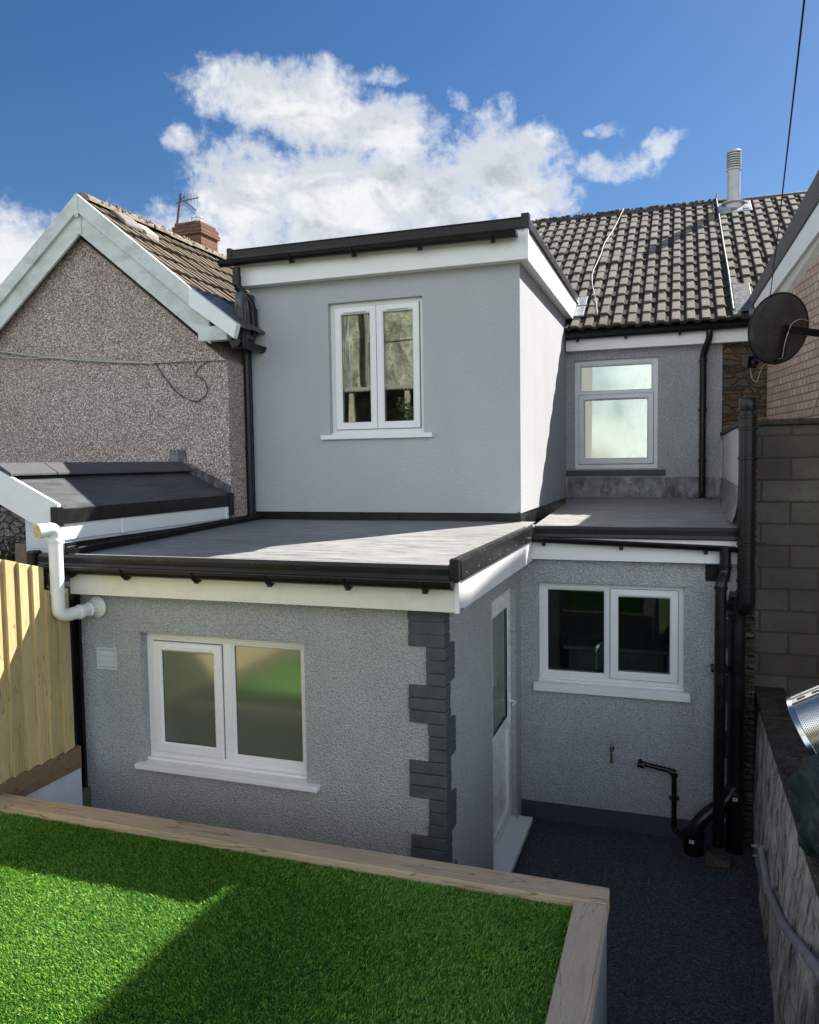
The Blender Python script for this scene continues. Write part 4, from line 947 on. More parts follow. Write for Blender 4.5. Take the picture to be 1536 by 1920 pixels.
for k in range(3): o.box(-4.40, -4.07, 4.408, 4.425, -.70 + k*.125, -.576 + k*.125)
builds(o, 'cladding', WHITEWALL, L, bevel=.004)
o = MB(); o.box(-4.40, -4.08, 4.43, 6.58, -.69, -.32); o.build('wall', WHITEWALL, L)
o = MB(); 
for k in range(5):
    y0 = 4.37 + k*.447; w_ = .13
    for sg in (1, -1):
        o.prism([(rx_, y0, rz_ + .075), (rx_ + sg*w_, y0, rz_ + .065 - w_*.52), (rx_ + sg*w_, y0, rz_ + .045 - w_*.52), (rx_, y0, rz_ + .05)], (0, .440, 0))
builds(o, 'ridge_tile', RIDGE_GR, L, bevel=.004)
gl = MB().gutter((-3.985, 4.40, -.560), (-3.985, 6.95, -.505), .050).build('gutter', BLK, L, smooth=35)
o = MB(); o.box(-4.07, -4.035, 4.42, 6.98, -.61, -.53); o.build('base_trim', BLK_TRIM, L)
# ------------------------------------------------------------ brick neighbour on the right (its wall is skewed about ten degrees)
Bk = thing('brick_house', 'pale brown brick neighbour with sloping white bargeboard on the right edge', 'house')
thb = R(10); bd = Vector((math.sin(thb), -math.cos(thb), 0)); bn = Vector((-math.cos(thb), -math.sin(thb), 0))   # along the wall towards camera; outwards
BO = Vector((.965, 9.75, 0))
def bp(s_, z, w_=0): p = BO + bd*s_ + bn*w_; return Vector((p.x, p.y, z))
SB = 4.0
LT = lambda s_: 1.858 + .296*(s_ + .44)                       # verge trim top
LW = lambda s_: 1.751 + .242*(s_ + .30)                       # white board top
LB = lambda s_: 1.619 + .198*(s_ + .14)                       # white board bottom
LBR = lambda s_: 1.66 + .223*(s_ - .54)                       # top of the brickwork
wl = MB(); wl.prism([bp(-.12, -3.3), bp(SB, -3.3), bp(SB, LBR(SB)), bp(-.12, LBR(-.12))], -bn*5.0); wl.build('wall', BRICK, Bk)
OV = .11; e0, e1 = -.95, 2.62
def vb(f1, f2, w0, w1, m_, nm):
    m = MB(); m.prism([bp(e0, f1(e0), w1), bp(e1, f1(e1), w1), bp(e1, f2(e1), w1), bp(e0, f2(e0), w1)], -bn*(w1 - w0)); return m.build(nm, m_, Bk, bevel=.003)
vb(LW, LB, OV - .03, OV, m_paint('right_bargeboard_paint', (.74, .76, .76), .4, .10, (.33, .35, .33)), 'bargeboard')
vb(LT, lambda s_: LW(s_) + .002, OV - .06, OV + .02, m_plain('dark_verge', (.10, .097, .095), .6), 'verge_trim')
m = MB(); m.prism([bp(e0, LB(e0) + .01, OV - .03), bp(e1, LB(e1) + .01, OV - .03), bp(e1, LBR(e1) - .004, 0), bp(e0, LBR(e0) - .004, 0)], (0, 0, .012)); m.build('soffit', m_paint('soffit_paint', (.66, .66, .64), .5, .15), Bk)
m = MB(); m.prism([bp(e0, LT(e0) - .03, OV), bp(e1, LT(e1) - .03, OV), bp(e1, LT(e1) - .06, OV), bp(e0, LT(e0) - .06, OV)], -bn*5.1); m.build('roof', m_plain('grey_slate_roof', (.09, .09, .095), .8), Bk)
# unseen mass beyond the frame, roofline shaped to cast the lawn and fascia shadows
m = MB(); US = [(1.33, 4.5, 3.16), (1.33, 7.45, 3.15), (1.33, 8.2, 3.06), (1.36, 8.85, 3.15), (1.62, 10.45, 3.60)]; n_ = len(US)
m.add([(x, y, 2.0) for x, y, z in US] + [(x, y, z) for x, y, z in US] + [(5.5, y, z) for x, y, z in US] + [(5.5, y, 2.0) for x, y, z in US],
      [(a_*n_ + k, a_*n_ + k + 1, (a_ + 1)*n_ + k + 1, (a_ + 1)*n_ + k) for a_ in range(3) for k in range(n_ - 1)] + [(0, n_, 2*n_, 3*n_), (n_ - 1, 2*n_ - 1, 3*n_ - 1, 4*n_ - 1)])
m.build('shadow_caster', BRICK, Bk)
# main roof of the right neighbour
NR = thing('tiled_roof', 'right end of the grey tiled main roof beyond the grey conduit', 'roof')
tile_roof('roof_slope', (.6935, 9.83, 1.575), (1, 0, 0), RV, 2.2, RL, .325, .167, TILE, NR, seed=9)
rd = MB(); ridge(rd, (.81, 14.0, 4.06), (1, 0, 0), 5, .44, .09, np.random.default_rng(4), j=.002); rd.build('ridge', RIDGE_GR, NR, smooth=50)
m = MB(); m.quad((.81, 9.9, 1.52), (3.0, 9.9, 1.52), (3.0, 14.02, 4.02), (.81, 14.02, 4.02)); m.quad((.81, 14, 4.04), (3.0, 14, 4.04), (3.0, 18, 1.5), (.81, 18, 1.5)); m.build('roof_underlay', DARKROOM, NR)
# ------------------------------------------------------------ block wall, garden wall
BW = thing('block_wall', 'tall dark concrete block wall with coping behind the black vent pipe', 'wall')
m = MB(); m.box(.602, 3.2, 7.3, 7.5, -3.3, .265); m.build('blockwork', BLOCK, BW, bevel=.006)
m = MB(); m.box(.575, 3.25, 7.26, 7.54, .266, .315); m.build('coping', COPING, BW, bevel=.01)
GWl = thing('garden_wall', 'stained whitewashed low wall with dark coping along the right of the patio', 'wall')
m = MB(); ny = 60; Pp = []; Ff = []
g = np.random.default_rng(21)
for j in range(ny + 1):
    y = 7.299 - j*(9.6/ny); xb = .615 - .028*(7.25 - y) if y > 3 else .496
    for i in range(9):
        t = i/8; z = PZ - .05 + t*(-2.03 - PZ + .05); x = xb*(1 - t) + .632*t + .008*math.sin(y*5 + t*4) + .006*math.sin(y*13 - t*7)
        Pp.append((x, y, z))
for j in range(ny):
    for i in range(8): a = j*9 + i; Ff.append((a, a + 1, a + 10, a + 9))
m.add(Pp, Ff); o = m.build('wall_face', WASH, GWl, smooth=60)
m = MB(); m.box(.66, .85, -2.3, 7.298, -3.3, -2.032); m.build('wall_core', BLOCK, GWl)
m = MB(); 
for k in range(11):
    m.box(.618 + g.uniform(-.004, .004), .865, 7.295 - (k + 1)*.87 + .006, 7.295 - k*.87, -2.031, -1.972 + g.uniform(-.003, .003))
m.build('coping', COPING, GWl, bevel=.009)
# galvanised handrail
HR = thing('handrail', 'bent grey galvanised pipe handrail fixed to the stained low wall', 'handrail')
m = MB(); m.tube(fillet([(.635, 5.86, -2.735), (.565, 5.86, -2.735), (.565, 5.45, -2.80), (.565, 4.72, -2.62), (.555, 4.25, -2.42), (.545, 3.2, -1.98), (.535, 2.2, -1.6)], .05, 8), .024, 16)
m.build('rail', GALV, HR, smooth=50)
m = MB()
for y, z in ((5.40, -2.795), (3.78, -2.235)):
    m.lathe((.565 if y > 4 else .55, y, z), (0, 1, -.25) if y > 5 else (0, -1, .4), [(-.02, .029), (.02, .029)], 16); m.tube([(.57, y - .02, z), (.63, y - .03, z)], .010, 8); m.box(.61, .64, y - .05, y + .01, z - .035, z + .035)
builds(m, 'rail_bracket', GALV, HR, bevel=.003)
m = MB(); m.lathe((.615, 6.62, -3.08), (-1, 0, 0), [(0, .028), (.02, .028), (.022, .014), (.05, .014)], 12); m.lathe((.615, 6.58, -3.14), (-1, 0, 0), [(0, .022), (.015, .022), (.017, .012), (.04, .012)], 12)
tag(m.build('pipe_stub', GALV, None, smooth=40), 'small pair of metal pipe stubs low on the stained wall', 'pipe')
# perforated drum
def m_drum():
    q = mat('perforated_steel'); u, v, _ = q.sep(q.n('ShaderNodeUVMap').outputs[0])
    uu = q.m('MULTIPLY', u, 1/.0125); vv = q.m('MULTIPLY', v, 1/.0108)
    row = q.m('FLOOR', vv); off = q.m('MULTIPLY', q.m('MODULO', row, 2.0), .5)
    fu = q.m('SUBTRACT', q.m('FRACT', q.m('ADD', uu, off)), .5); fv = q.m('SUBTRACT', q.m('FRACT', vv), .5)
    d = q.m('SQRT', q.m('ADD', q.m('MULTIPLY', fu, fu), q.m('MULTIPLY', fv, fv)))
    hole = q.mr(d, .30, .24)
    col = q.mix(hole, (.72, .71, .69), (.02, .02, .02))
    fin_(q, col, q.mr(hole, 0, 1, .2, .8), q.bump(q.m('MULTIPLY', hole, -1), .6, .004), .5, q.mr(hole, 0, 1, 1.0, 0.0)); return q.mat
DRM = m_drum(); STEEL = m_plain('polished_steel', (.72, .71, .69), .18, 1.0, .08, 6, .03)
DR = thing('washing_drum', 'shiny perforated stainless steel drum resting above the low wall', 'drum')
dc = Vector((.775, 5.2, -1.70)); 
da = Vector((.80, -.16, .50)).normalized(); dr_, dl = .275, .62
ux = da.cross(Vector((0, 0, 1))).normalized(); uy = da.cross(ux)
me_v = []; me_f = []; uvs = []; nn_ = 96
for j in range(2):
    for k in range(nn_ + 1):
        a = 2*math.pi*k/nn_; me_v.append(tuple(dc + da*(.03 + j*(dl - .06)) + (ux*math.cos(a) + uy*math.sin(a))*dr_)); uvs.append((a*dr_, j*(dl - .06)))
for k in range(nn_): me_f.append((k, k + 1, nn_ + 2 + k, nn_ + 1 + k))
o = MB(); o.v = me_v; o.f = me_f; ob = o.build('perforated_shell', DRM, DR, smooth=60, fix=False)
uvl = ob.data.uv_layers.new(name='UVMap')
for lp_ in ob.data.loops: uvl.data[lp_.index].uv = uvs[lp_.vertex_index]
def tor(c, r1, r2, ax_, n=64):
    x = ax_.cross(Vector((0, 0, 1))).normalized(); y = ax_.cross(x)
    return [c + (x*math.cos(2*math.pi*k/n) + y*math.sin(2*math.pi*k/n))*r1 for k in range(n + 1)]
o = MB(); o.lathe(dc, da, [(0, dr_ - .02), (0, dr_ + .003), (.004, dr_ + .007), (.032, dr_ + .003), (.034, dr_)], 64)
o.lathe(dc + da*(dl - .034), da, [(0, dr_), (.002, dr_ + .003), (.03, dr_ + .007), (.034, dr_ - .02)], 64); builds(o, 'drum_rim', STEEL, DR, smooth=40)
o = MB()   # seam strip with slots along the shell
sa = None; best = -9
vt = (Vector((0, 0, 0)) - dc); 
for k in range(360):
    a = 2*math.pi*k/360; d_ = ux*math.cos(a) + uy*math.sin(a)
    sc_ = d_.dot(u3)*1.0 + d_.dot(-f2)*.42
    if sc_ > best: best = sc_; sa = a
d_ = ux*math.cos(sa) + uy*math.sin(sa); n_ = ux*-math.sin(sa) + uy*math.cos(sa)
b0 = dc + d_*(dr_ + .002)
for s0, s1, h0 in ((-.034, -.016, .008), (-.016, .03, .003)):
    o.prism([b0 + n_*s0 + da*.03, b0 + n_*s1 + da*.03, b0 + n_*s1 + da*.03 + d_*h0, b0 + n_*s0 + da*.03 + d_*h0], da*(dl - .06))
o.build('seam_strip', STEEL, DR, bevel=.003)
o = MB()
for k in range(6):
    c_ = b0 + da*(.09 + k*.09) + n_*.008 + d_*.0035
    P0 = [c_ + da*(math.cos(t)*.008 + (.018 if math.cos(t) > 0 else -.018)) + n_*math.sin(t)*.008 for t in np.linspace(0, 2*math.pi, 17)[:-1]]
    o.prism(P0, d_*.0012)
builds(o, 'slot', m_plain('slot_shadow', (.10, .12, .12), .5, .5), DR)
o = MB(); o.prism([(.90, 5.0, -2.45), (1.6, 5.0, -2.45), (1.6, 5.9, -2.45), (.90, 5.9, -2.45)], (0, 0, .50)); o.build('storage_box', m_plain('dark_storage_box', (.03, .03, .028), .8), None, bevel=.02)
tag(bpy.data.objects['storage_box'], 'dark box in the neighbouring yard under the steel drum', 'box')
# tarpaulin over the wall
def blob(c, rad, n, amp, seed, fq=5):
    from mathutils import noise as mn
    mb = MB(); P = []; F_ = []
    for j in range(n + 1):
        th_ = math.pi*j/n
        for i in range(2*n):
            ph = math.pi*i/n
            ex = .62
            sp_ = lambda v_: math.copysign(abs(v_)**ex, v_)
            d = Vector((sp_(math.sin(th_))*sp_(math.cos(ph)), sp_(math.sin(th_))*sp_(math.sin(ph)), sp_(math.cos(th_))))
            p = Vector((d.x*rad[0], d.y*rad[1], d.z*rad[2]))
            k = 1 - abs(mn.noise(p*fq + Vector((seed, 0, 0))))*2; k2 = 1 - abs(mn.noise(p*fq*2.3 + Vector((0, seed, 0))))*2
            P.append(Vector(c) + p + d*(amp*(k*.8 + k2*.35 - .5)))
    for j in range(n):
        for i in range(2*n): a = j*2*n + i; b_ = j*2*n + (i + 1) % (2*n); F_.append((a, b_, b_ + 2*n, a + 2*n))
    mb.add(P, F_); return mb
tp = blob((.86, 4.38, -1.80), (.27, .40, .185), 72, .060, 3.1, 6.0)
for i, p in enumerate(tp.v):
    if p[2] < -1.95 and p[0] > .60: pass
TA = tp.build('tarpaulin', m_plain('dark_green_tarpaulin', (.022, .037, .036), .55, 0, .45, 6, .5, .35), None, smooth=70)
tag(TA, 'crumpled dark green tarpaulin hanging over the coping of the low wall', 'tarpaulin')
# ------------------------------------------------------------ satellite dish
SDh = thing('satellite_dish', 'round dark mesh satellite dish seen from behind on its wall arm', 'satellite dish')
dcx = Vector((.865, 7.75, 1.125)); dn = Vector((-.50, .86, .22)).normalized()
dx = dn.cross(Vector((0, 0, 1))).normalized(); dy = dn.cross(dx)
if dy.z < 0: dy = -dy
def m_mesh():
    q = mat('perforated_dish'); v = q.vor(q.oc, 260, 'Distance', rnd=0.0)
    t = q.n('ShaderNodeBsdfTransparent'); a = q.noise(q.oc, 6, 4, .6)
    fin_(q, q.mix(q.mr(a, .35, .7), (.030, .030, .030), (.058, .056, .053)), .5, None, .3)
    mx = q.n('ShaderNodeMixShader', {0: q.mr(v, .22, .27, .14, .04), 1: q.P.outputs[0], 2: t.outputs[0]}); q.set(q.out.inputs[0], mx.outputs[0]); return q.mat
RD = .295
o = MB(); P = []; F_ = []; nr, na = 12, 64
for j in range(nr + 1):
    r_ = RD*j/nr
    for k in range(na):
        a = 2*math.pi*k/na; P.append(dcx + dx*math.cos(a)*r_*1.0 + dy*math.sin(a)*r_*1.05 + dn*(r_*r_/RD*.22))
for j in range(nr):
    for k in range(na): a = j*na + k; b = j*na + (k + 1) % na; F_.append((a, b, b + na, a + na))
o.add(P, F_); o.build('reflector', m_mesh(), SDh, smooth=60, fix=False)
o = MB(); o.tube([dcx + dx*math.cos(2*math.pi*k/64)*RD + dy*math.sin(2*math.pi*k/64)*RD*1.05 + dn*(RD*.22) for k in range(65)], .007, 6, caps=False); o.build('reflector_rim', BLK, SDh)
o = MB(); bk = dcx - dn*.02
o.prism([bk + dx*-.03 + dy*.04, bk + dx*.03 + dy*.04, bk + dx*.03 - dy*.25, bk + dx*-.03 - dy*.25], -dn*.02)
arm0 = dcx - dn*.07 + dx*.0; arm1 = Vector((1.245, 7.95, 1.08))
o.tube([dcx - dn*.01, arm0], .03, 12)
o.tube([arm0, arm1], .020, 10); o.prism([arm0 + Vector((0, 0, -.032)), arm1 + Vector((0, 0, -.032)), arm1 + Vector((0, 0, .032)), arm0 + Vector((0, 0, .032))], (0, -.03, 0))
o.build('wall_arm', BLK, SDh, bevel=.003)
o = MB(); lnb = Vector((.63, 8.15, .90))
o.tube([dcx - dy*.27 - dn*.03, lnb], .012, 8); o.build('feed_arm', BLK, SDh)
o = MB(); o.box(-.055, .055, -.045, .045, -.06, .06, Fr(lnb, dx, dn, dy)); o.lathe(lnb - dn*.03, -dn, [(0, .03), (.05, .035), (.07, .03)], 16); o.build('feed_horn', BLK, SDh, bevel=.01)
o = MB(); o.tube(fillet([lnb + Vector((0, 0, -.05)), lnb + Vector((.02, 0, -.17)), lnb + Vector((.06, 0, -.20)), lnb + Vector((.10, -.05, -.05)), dcx - dy*.25 - dn*.04], .06), .004, 6)
o.tube(fillet([arm1 + Vector((.1, 0, .02)), arm0 + Vector((.10, 0, .09)), arm0 + Vector((.02, -.02, .05)), arm0 + Vector((-.03, -.03, -.12)), dcx - dy*.24 - dn*.05], .08), .004, 6)
o.build('dish_cable', m_plain('beige_cable', (.42, .38, .28), .5), SDh)
o = MB(); o.tube(fillet([bp(2.3, .9, .01), bp(1.6, .62, .01), bp(1.4, .36, .02), bp(.9, .33, .05), (.72, 7.4, .33), (.62, 7.27, .325), (.60, 7.24, -.2)], .12), .0045, 6)
tag(o.build('wall_cable', m_plain('grey_cable', (.30, .28, .23), .5), None), 'thin cable trailing down the brick wall onto the block coping', 'cable')
# ------------------------------------------------------------ wires
def sag(a, b, s_, n=16):
    a, b = Vector(a), Vector(b); return [a.lerp(b, i/n) - Vector((0, 0, 4*s_*(i/n)*(1 - i/n))) for i in range(n + 1)]
o = MB(); o.tube(sag((.895, 9.25, 1.62), (.30, 1.4, 2.05), .06), .0045, 6); tag(o.build('overhead_wire', WIREM, None), 'black overhead cable running up to the top right from the bargeboard', 'cable')
o = MB(); o.tube(sag((-6.9, 6.57, 1.25), (-4.86, 6.575, 1.005), .03), .009, 6); o.tube(sag((-6.9, 6.56, 1.20), (-6.2, 6.57, 1.13), .02), .007, 6)
o.tube(fillet([(-6.2, 6.57, 1.13), (-5.8, 6.57, 1.11), (-5.3, 6.575, 1.05), (-4.86, 6.575, .998)], .1), .007, 6)
tag(o.build('washing_line', WIREW, None), 'pale twisted clothes line slung across the pebbledash wall', 'clothes line')
o = MB(); o.tube([(-4.86, 6.58, 1.0), (-4.06, 6.58, .985)], .004, 6)
o.tube(fillet([(-4.86, 6.582, 1.0), (-4.75, 6.582, .85), (-4.60, 6.582, .68), (-4.40, 6.582, .60), (-4.27, 6.582, .68), (-4.30, 6.582, .82), (-4.42, 6.582, .86), (-4.36, 6.582, .94), (-4.27, 6.582, .985)], .08), .0055, 6)
tag(o.build('loose_cable', m_plain('dark_cable', (.05, .04, .035), .6), None), 'thin dark cable hanging in a loop on the pebbledash wall', 'cable')
# ------------------------------------------------------------ fence, raised bed
FN = thing('board_fence', 'new treated timber board fence along the left edge of the lawn', 'fence')
o = MB(); g = np.random.default_rng(31)
y = 4.30; k = 0
while y > 1.75:
    y0 = y - .108
    if y > 4.16: tz = -.80
    else: tz = -.545 - .29*(min(y - .05, 4.2) - 3.75) if y > 2.2 else -.10
    t_ = g.uniform(-.003, .003)
    a = -3.955; 
    o.prism([(a + .002, y + .012, -1.945), (a - .010, y + .012, -1.945), (a + .002, y0, -1.945), (a + .030 + t_*.4, y0, -1.945)], (0, 0, tz + 1.945 + t_ ))
    # sloping cut: trim the far top corners down
    m_ = len(o.v) - 8
    for idx in (4, 5): vx_ = o.v[m_ + idx]; o.v[m_ + idx] = (vx_[0], vx_[1], vx_[2] - .030)
    y = y0; k += 1
o.build('boards', FENCEM, FN, bevel=.002)
o = MB(); o.box(-3.99, -3.925, 1.70, 4.34, -2.09, -1.935); o.build('gravel_board', GRAVELB, FN, bevel=.004)
o = MB(); o.box(-4.06, -3.985, 4.20, 4.28, -3.2, -.85); o.box(-4.06, -3.985, 2.3, 2.38, -3.2, -.4); o.box(-4.02, -3.975, 1.75, 4.2, -1.1, -1.02); builds(o, 'post', GRAVELB, FN, bevel=.004)
struct(tag(MB().box(-4.10, -3.97, -1.5, 4.38, -3.3, -2.092).build('retaining_wall', WHITEWALL, None), 'white painted wall below the fence gravel board', 'wall')); del bpy.data.objects['retaining_wall']['kind']
RB = thing('raised_bed', 'grey rendered retaining wall of the raised lawn', 'retaining wall')
o = MB(); o.box(-3.96, -.305, 3.55, 3.655, -3.3, -2.10); o.box(-.44, -.305, -1.5, 3.55, -3.3, -2.10); o.build('retaining_wall_render', m_smooth('grey_bed_render', (.26, .28, .32)), RB)
o = MB(); o.box(-3.93, -.293, 3.525, 3.672, -2.10, -2.0); fs = o.build('timber_sleeper', SL_X, None, bevel=.006); tag(fs, 'long timber sleeper edging the lawn nearest the house', 'sleeper', 'timber sleepers edging the lawn')
o = MB(); o.box(-.438, -.293, -1.2, 3.522, -2.10, -2.002); fs = o.build('timber_sleeper', SL_Y, None, bevel=.006); tag(fs, 'timber sleeper edging the right side of the lawn above the patio', 'sleeper', 'timber sleepers edging the lawn')
struct(MB().box(-3.95, -.43, -2.0, 3.53, -2.2, -2.045).build('lawn', m_plain('turf_backing', (.022, .06, .012), .95, 0, .3, 30, .3)))
# artificial grass: blade mesh
def grass(name, x0, x1, y0, y1, dens, seed):
    g = np.random.default_rng(seed); n = int((x1 - x0)*(y1 - y0)*dens)
    x = g.uniform(x0, x1, n); y = g.uniform(y0, y1, n)
    # keep the blades the photograph can see
    az_ = x*(-syw)*-1; dep = x*(-syw) + y*cyw; lat = x*cyw + y*syw
    keep = (dep > .6) & (np.abs(lat/np.maximum(dep, .01)) < 1.15); x, y = x[keep], y[keep]; n = len(x)
    h = g.uniform(.008, .019, n)*(1 + .25*np.sin(x*31 + np.sin(y*23)*2)*np.sin(y*27 + x*9)); w_ = g.uniform(.0015, .0026, n); a = g.uniform(0, 2*np.pi, n)
    # pile leans in brushed patches
    la = np.sin(x*1.7 + y*.9)*1.2 + np.sin(x*.6 - y*2.3)*1.0 + g.normal(0, .8, n); ln = h*g.uniform(.25, .95, n)
    bx, by_ = np.cos(a)*w_, np.sin(a)*w_; lx_, ly_ = np.cos(la)*ln, np.sin(la)*ln; z0 = -2.046
    V = np.zeros((n, 5, 3))
    V[:, 0] = np.stack([x - bx, y - by_, np.full(n, z0)], 1); V[:, 1] = np.stack([x + bx, y + by_, np.full(n, z0)], 1)
    V[:, 2] = np.stack([x + bx*.8 + lx_*.35, y + by_*.8 + ly_*.35, z0 + h*.6], 1); V[:, 3] = np.stack([x - bx*.8 + lx_*.35, y - by_*.8 + ly_*.35, z0 + h*.6], 1)
    V[:, 4] = np.stack([x + lx_, y + ly_, z0 + h], 1)
    me = bpy.data.meshes.new(name); me.vertices.add(n*5); me.vertices.foreach_set('co', V.reshape(-1))
    base = np.arange(n)*5; loops = np.stack([base, base + 1, base + 2, base + 3, base + 3, base + 2, base + 4], 1).reshape(-1)
    me.loops.add(n*7); me.loops.foreach_set('vertex_index', loops.astype(np.int32))
    ls = np.stack([np.arange(n)*7, np.arange(n)*7 + 4], 1).reshape(-1); me.polygons.add(n*2); me.polygons.foreach_set('loop_start', ls.astype(np.int32))
    me.update(calc_edges=True); me.validate()
    at = me.attributes.new('tint', 'FLOAT', 'POINT'); at.data.foreach_set('value', np.repeat(g.random(n), 5).astype(np.float32))
    q = mat('artificial_grass'); t = q.n('ShaderNodeAttribute', attribute_name='tint').outputs['Fac']; ns = q.noise(q.oc, 1.6, 3, .6)
    c = q.ramp(t, (0, (.022, .12, .018)), (.5, (.10, .32, .034)), (.82, (.30, .56, .065)), (1, (.46, .58, .16)))
    c = q.mix(q.m('MULTIPLY', q.mr(ns, .45, .65), .25), c, (.045, .15, .018))
    fin_(q, c, .5, None, .35)
    tr = q.n('ShaderNodeBsdfTranslucent', {'Color': c}); mx = q.n('ShaderNodeMixShader', {0: .28, 1: q.P.outputs[0], 2: tr.outputs[0]}); q.set(q.out.inputs[0], mx.outputs[0])
    me.materials.append(q.mat); o = bpy.data.objects.new(name, me); S.collection.objects.link(o); o['kind'] = 'stuff'; return o
gr_ = grass('grass', -3.92, -.44, -.2, 3.522, 56000, 77)
# ------------------------------------------------------------ shrub and old wall at the left edge
OW = MB(); OW.box(-6.6, -4.42, 5.1, 5.3, -2.3, -.22); tag(OW.build('old_stone_wall', m_stone('pale_old_wall', [(.5, .5, .5), (.3, .28, .26), (.55, .54, .52), (.18, .15, .13)], 8), None), 'pale old stone wall glimpsed behind bare twigs at the left edge', 'wall')
SHd = thing('hedge', 'clipped green hedge beside the lawn past the near end of the fence', 'hedge')
o = MB(); leaves(o, (-4.25, .1, -1.55), (.30, 1.55, .75), 5000, .035, 15, .2); o.build('foliage', m_plain('side_hedge_leaf', (.07, .14, .03), .6, 0, .4, 12), SHd)
o = MB(); o.box(-4.4, -4.1, -1.4, 1.55, -2.4, -1.1); o.build('branches', m_plain('side_hedge_wood', (.04, .05, .02), .9), SHd)
BS = thing('ivy_shrub', 'dark leafy shrub with bare twigs beyond the end of the fence', 'shrub')
o = MB(); leaves(o, (-4.72, 4.62, -.78), (.28, .28, .30), 1500, .022, 5, .2); leaves(o, (-5.0, 4.5, -1.1), (.4, .4, .5), 1200, .024, 6, .2)
o.build('foliage', m_plain('ivy_leaf', (.035, .060, .018), .6, 0, .4, 30), BS)
o = MB(); g = np.random.default_rng(9)
for i in range(46):
    a = Vector((-4.75 + g.uniform(-.3, .3), 4.75 + g.uniform(-.15, .15), -.95)); pts = [a]
    for k in range(6): a = a + Vector((g.normal(0, .035), g.normal(0, .03), g.uniform(.05, .12))); pts.append(a)
    o.tube(pts, .003, 4, rr=[.0045, .004, .0035, .003, .0025, .002, .001])
o.build('twig', m_plain('twig_bark', (.085, .05, .035), .9), BS)
o = MB(); o.box(-4.60, -4.46, 4.50, 4.56, -2.3, -.55); o.box(-4.45, -4.42, 4.52, 4.56, -2.3, -.50); tag(o.build('timber_post', m_wood('old_post', (.15, .11, .08), (.26, .20, .15), 'z'), None, bevel=.006), 'short weathered timber post beside the white lean-to boards', 'post')
# ------------------------------------------------------------ what stands behind the camera (seen in the dormer window)
RW = thing('building', 'tall weathered concrete rear building mirrored in the dormer window', 'building')
def m_rear():
    q = mat('weathered_concrete_render'); a = q.noise(q.vm('MULTIPLY', q.oc, (1, 1, .5)), 2.3, 9, .75, .6); b = q.noise(q.oc, 11, 6, .75)
    c = q.mix(q.mr(a, .40, .62), (.62, .58, .44), (.17, .15, .12)); c = q.mix(q.m('MULTIPLY', q.mr(b, .48, .62), .7), c, (.10, .095, .08)); return fin_(q, c, .95, None, .1)
MR = m_rear()
o = MB(); o.box(-13, -10.05, -9.4, -9.0, -2.3, 7.5); o.box(-9.30, -7.35, -9.4, -9.0, -2.3, 7.5); o.box(-10.05, -9.30, -9.9, -9.5, -2.3, 7.5); o.box(-7.35, -5.2, -9.6, -9.2, -2.3, 7.5); o.box(-9.30, -7.36, -9.0, -8.97, 3.75, 3.80); o.build('wall', MR, RW)
o = MB(); o.tube([(-9.22, -8.93, -2), (-9.22, -8.93, 7)], .05, 8); o.tube([(-9.05, -8.93, -2), (-9.05, -8.93, 7)], .04, 8); o.box(-5.2, -4.7, -9.6, -9.1, -2.3, 7.5); o.build('pipe', m_plain('old_pipe', (.24, .22, .19), .8), RW)
SH = thing('open_shed', 'open timber shed with corrugated roof mirrored in the dormer window', 'shed')
o = MB(); xs = np.linspace(-9.5, -4.9, 230); P = []; 
for yv, zv in ((-5.0, 1.86), (-7.6, 2.2)):
    for x in xs: P.append((x, yv, zv + .022*math.sin(x*70)))
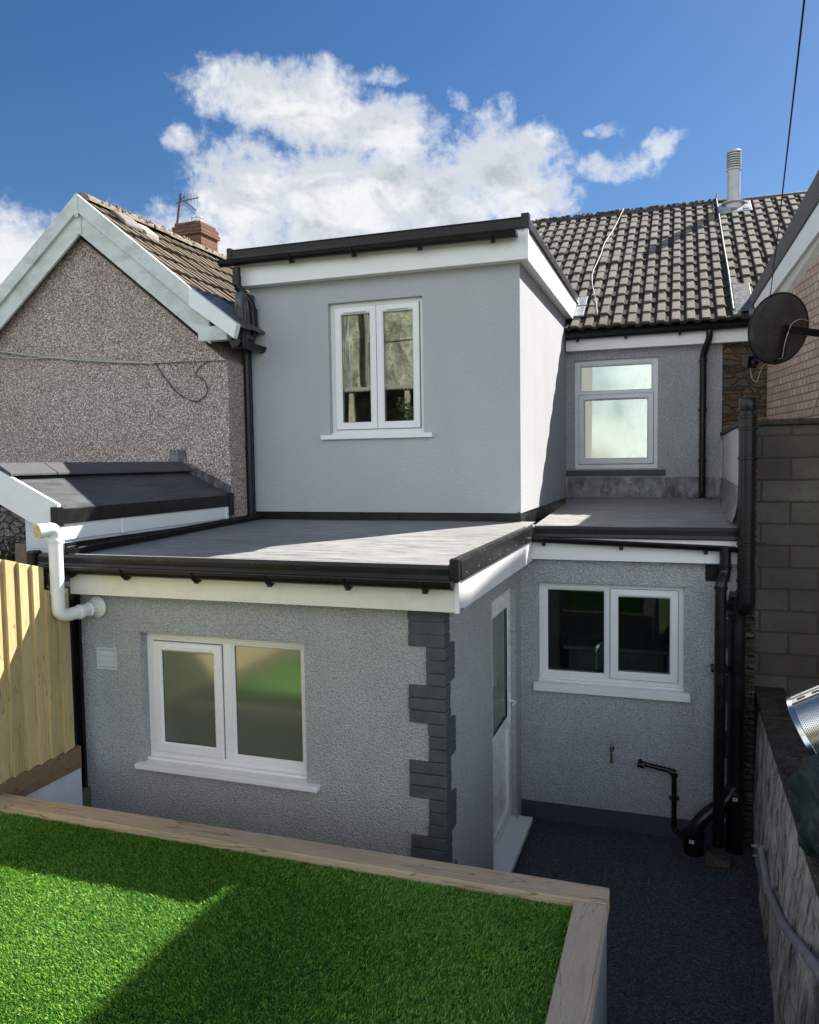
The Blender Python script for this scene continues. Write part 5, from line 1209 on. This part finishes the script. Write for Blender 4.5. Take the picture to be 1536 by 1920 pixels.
n_ = len(xs); o.add(P, [(i, i + 1, n_ + i + 1, n_ + i) for i in range(n_ - 1)]); o.build('corrugated_roof', m_plain('corrugated_metal', (.30, .28, .25), .7, .2), SH)
o = MB(); o.box(-9.5, -4.9, -7.62, -7.6, -2.3, 2.15); o.build('wall', m_plain('dark_boards', (.14, .125, .10), .9, 0, .9, 3), SH)
o = MB()
for x in (-9.2, -8.15, -7.35, -6.6, -5.0): o.box(x - .06, x + .06, -5.12, -5.02, -2.3, 1.82)
builds(o, 'shed_post', m_plain('old_timber', (.45, .38, .30), .9), SH, bevel=.01)
BH = thing('bush', 'leafy bush beside the open shed behind the camera', 'bush')
o = MB(); leaves(o, (-5.9, -4.4, .7), (.75, .6, 1.35), 5500, .045, 8, .2); o.build('foliage', m_plain('bush_leaf', (.05, .085, .03), .6, 0, .4, 10), BH)
o = MB(); o.tube([(-5.2, -4.4, -2.4), (-5.2, -4.4, .4)], .06, 8, rr=[.08, .04]); o.build('stem', m_plain('bush_stem', (.1, .07, .05), .9), BH)
struct(MB().box(-14, 4, -12, -1.5, -3.36, -2.25).build('rear_garden', m_plain('rear_garden_grass', (.07, .11, .035), .95, 0, .4, 2)))
hg = thing('hedge', 'low dark hedge across the end of the gardens behind the camera', 'hedge')
o = MB(); leaves(o, (.5, -10.5, -1.2), (5.2, .5, 1.2), 5000, .10, 11, .1); o.build('foliage', m_plain('hedge_leaf', (.045, .07, .03), .7, 0, .4, 8), hg)
o = MB(); o.box(-4.5, 5.5, -10.7, -10.3, -2.3, -.6); o.build('branches', m_plain('hedge_wood', (.04, .04, .03), .9), hg)

# ------------------------------------------------------------ put each thing's Empty at its base, world places unchanged
bpy.context.view_layer.update()
def allmesh(o):
    out = []
    for c in o.children: out += [c] + allmesh(c)
    return out
for o in [o for o in S.objects if o.type == 'EMPTY']:
    ms = [c for c in allmesh(o) if c.type == 'MESH']
    cs = np.array([tuple(v.co) for c in ms for v in c.data.vertices])
    lo, hi = cs.min(0), cs.max(0); base = Vector(((lo[0] + hi[0])/2, (lo[1] + hi[1])/2, lo[2]))
    o.location = base
    for c in o.children: c.location = -base
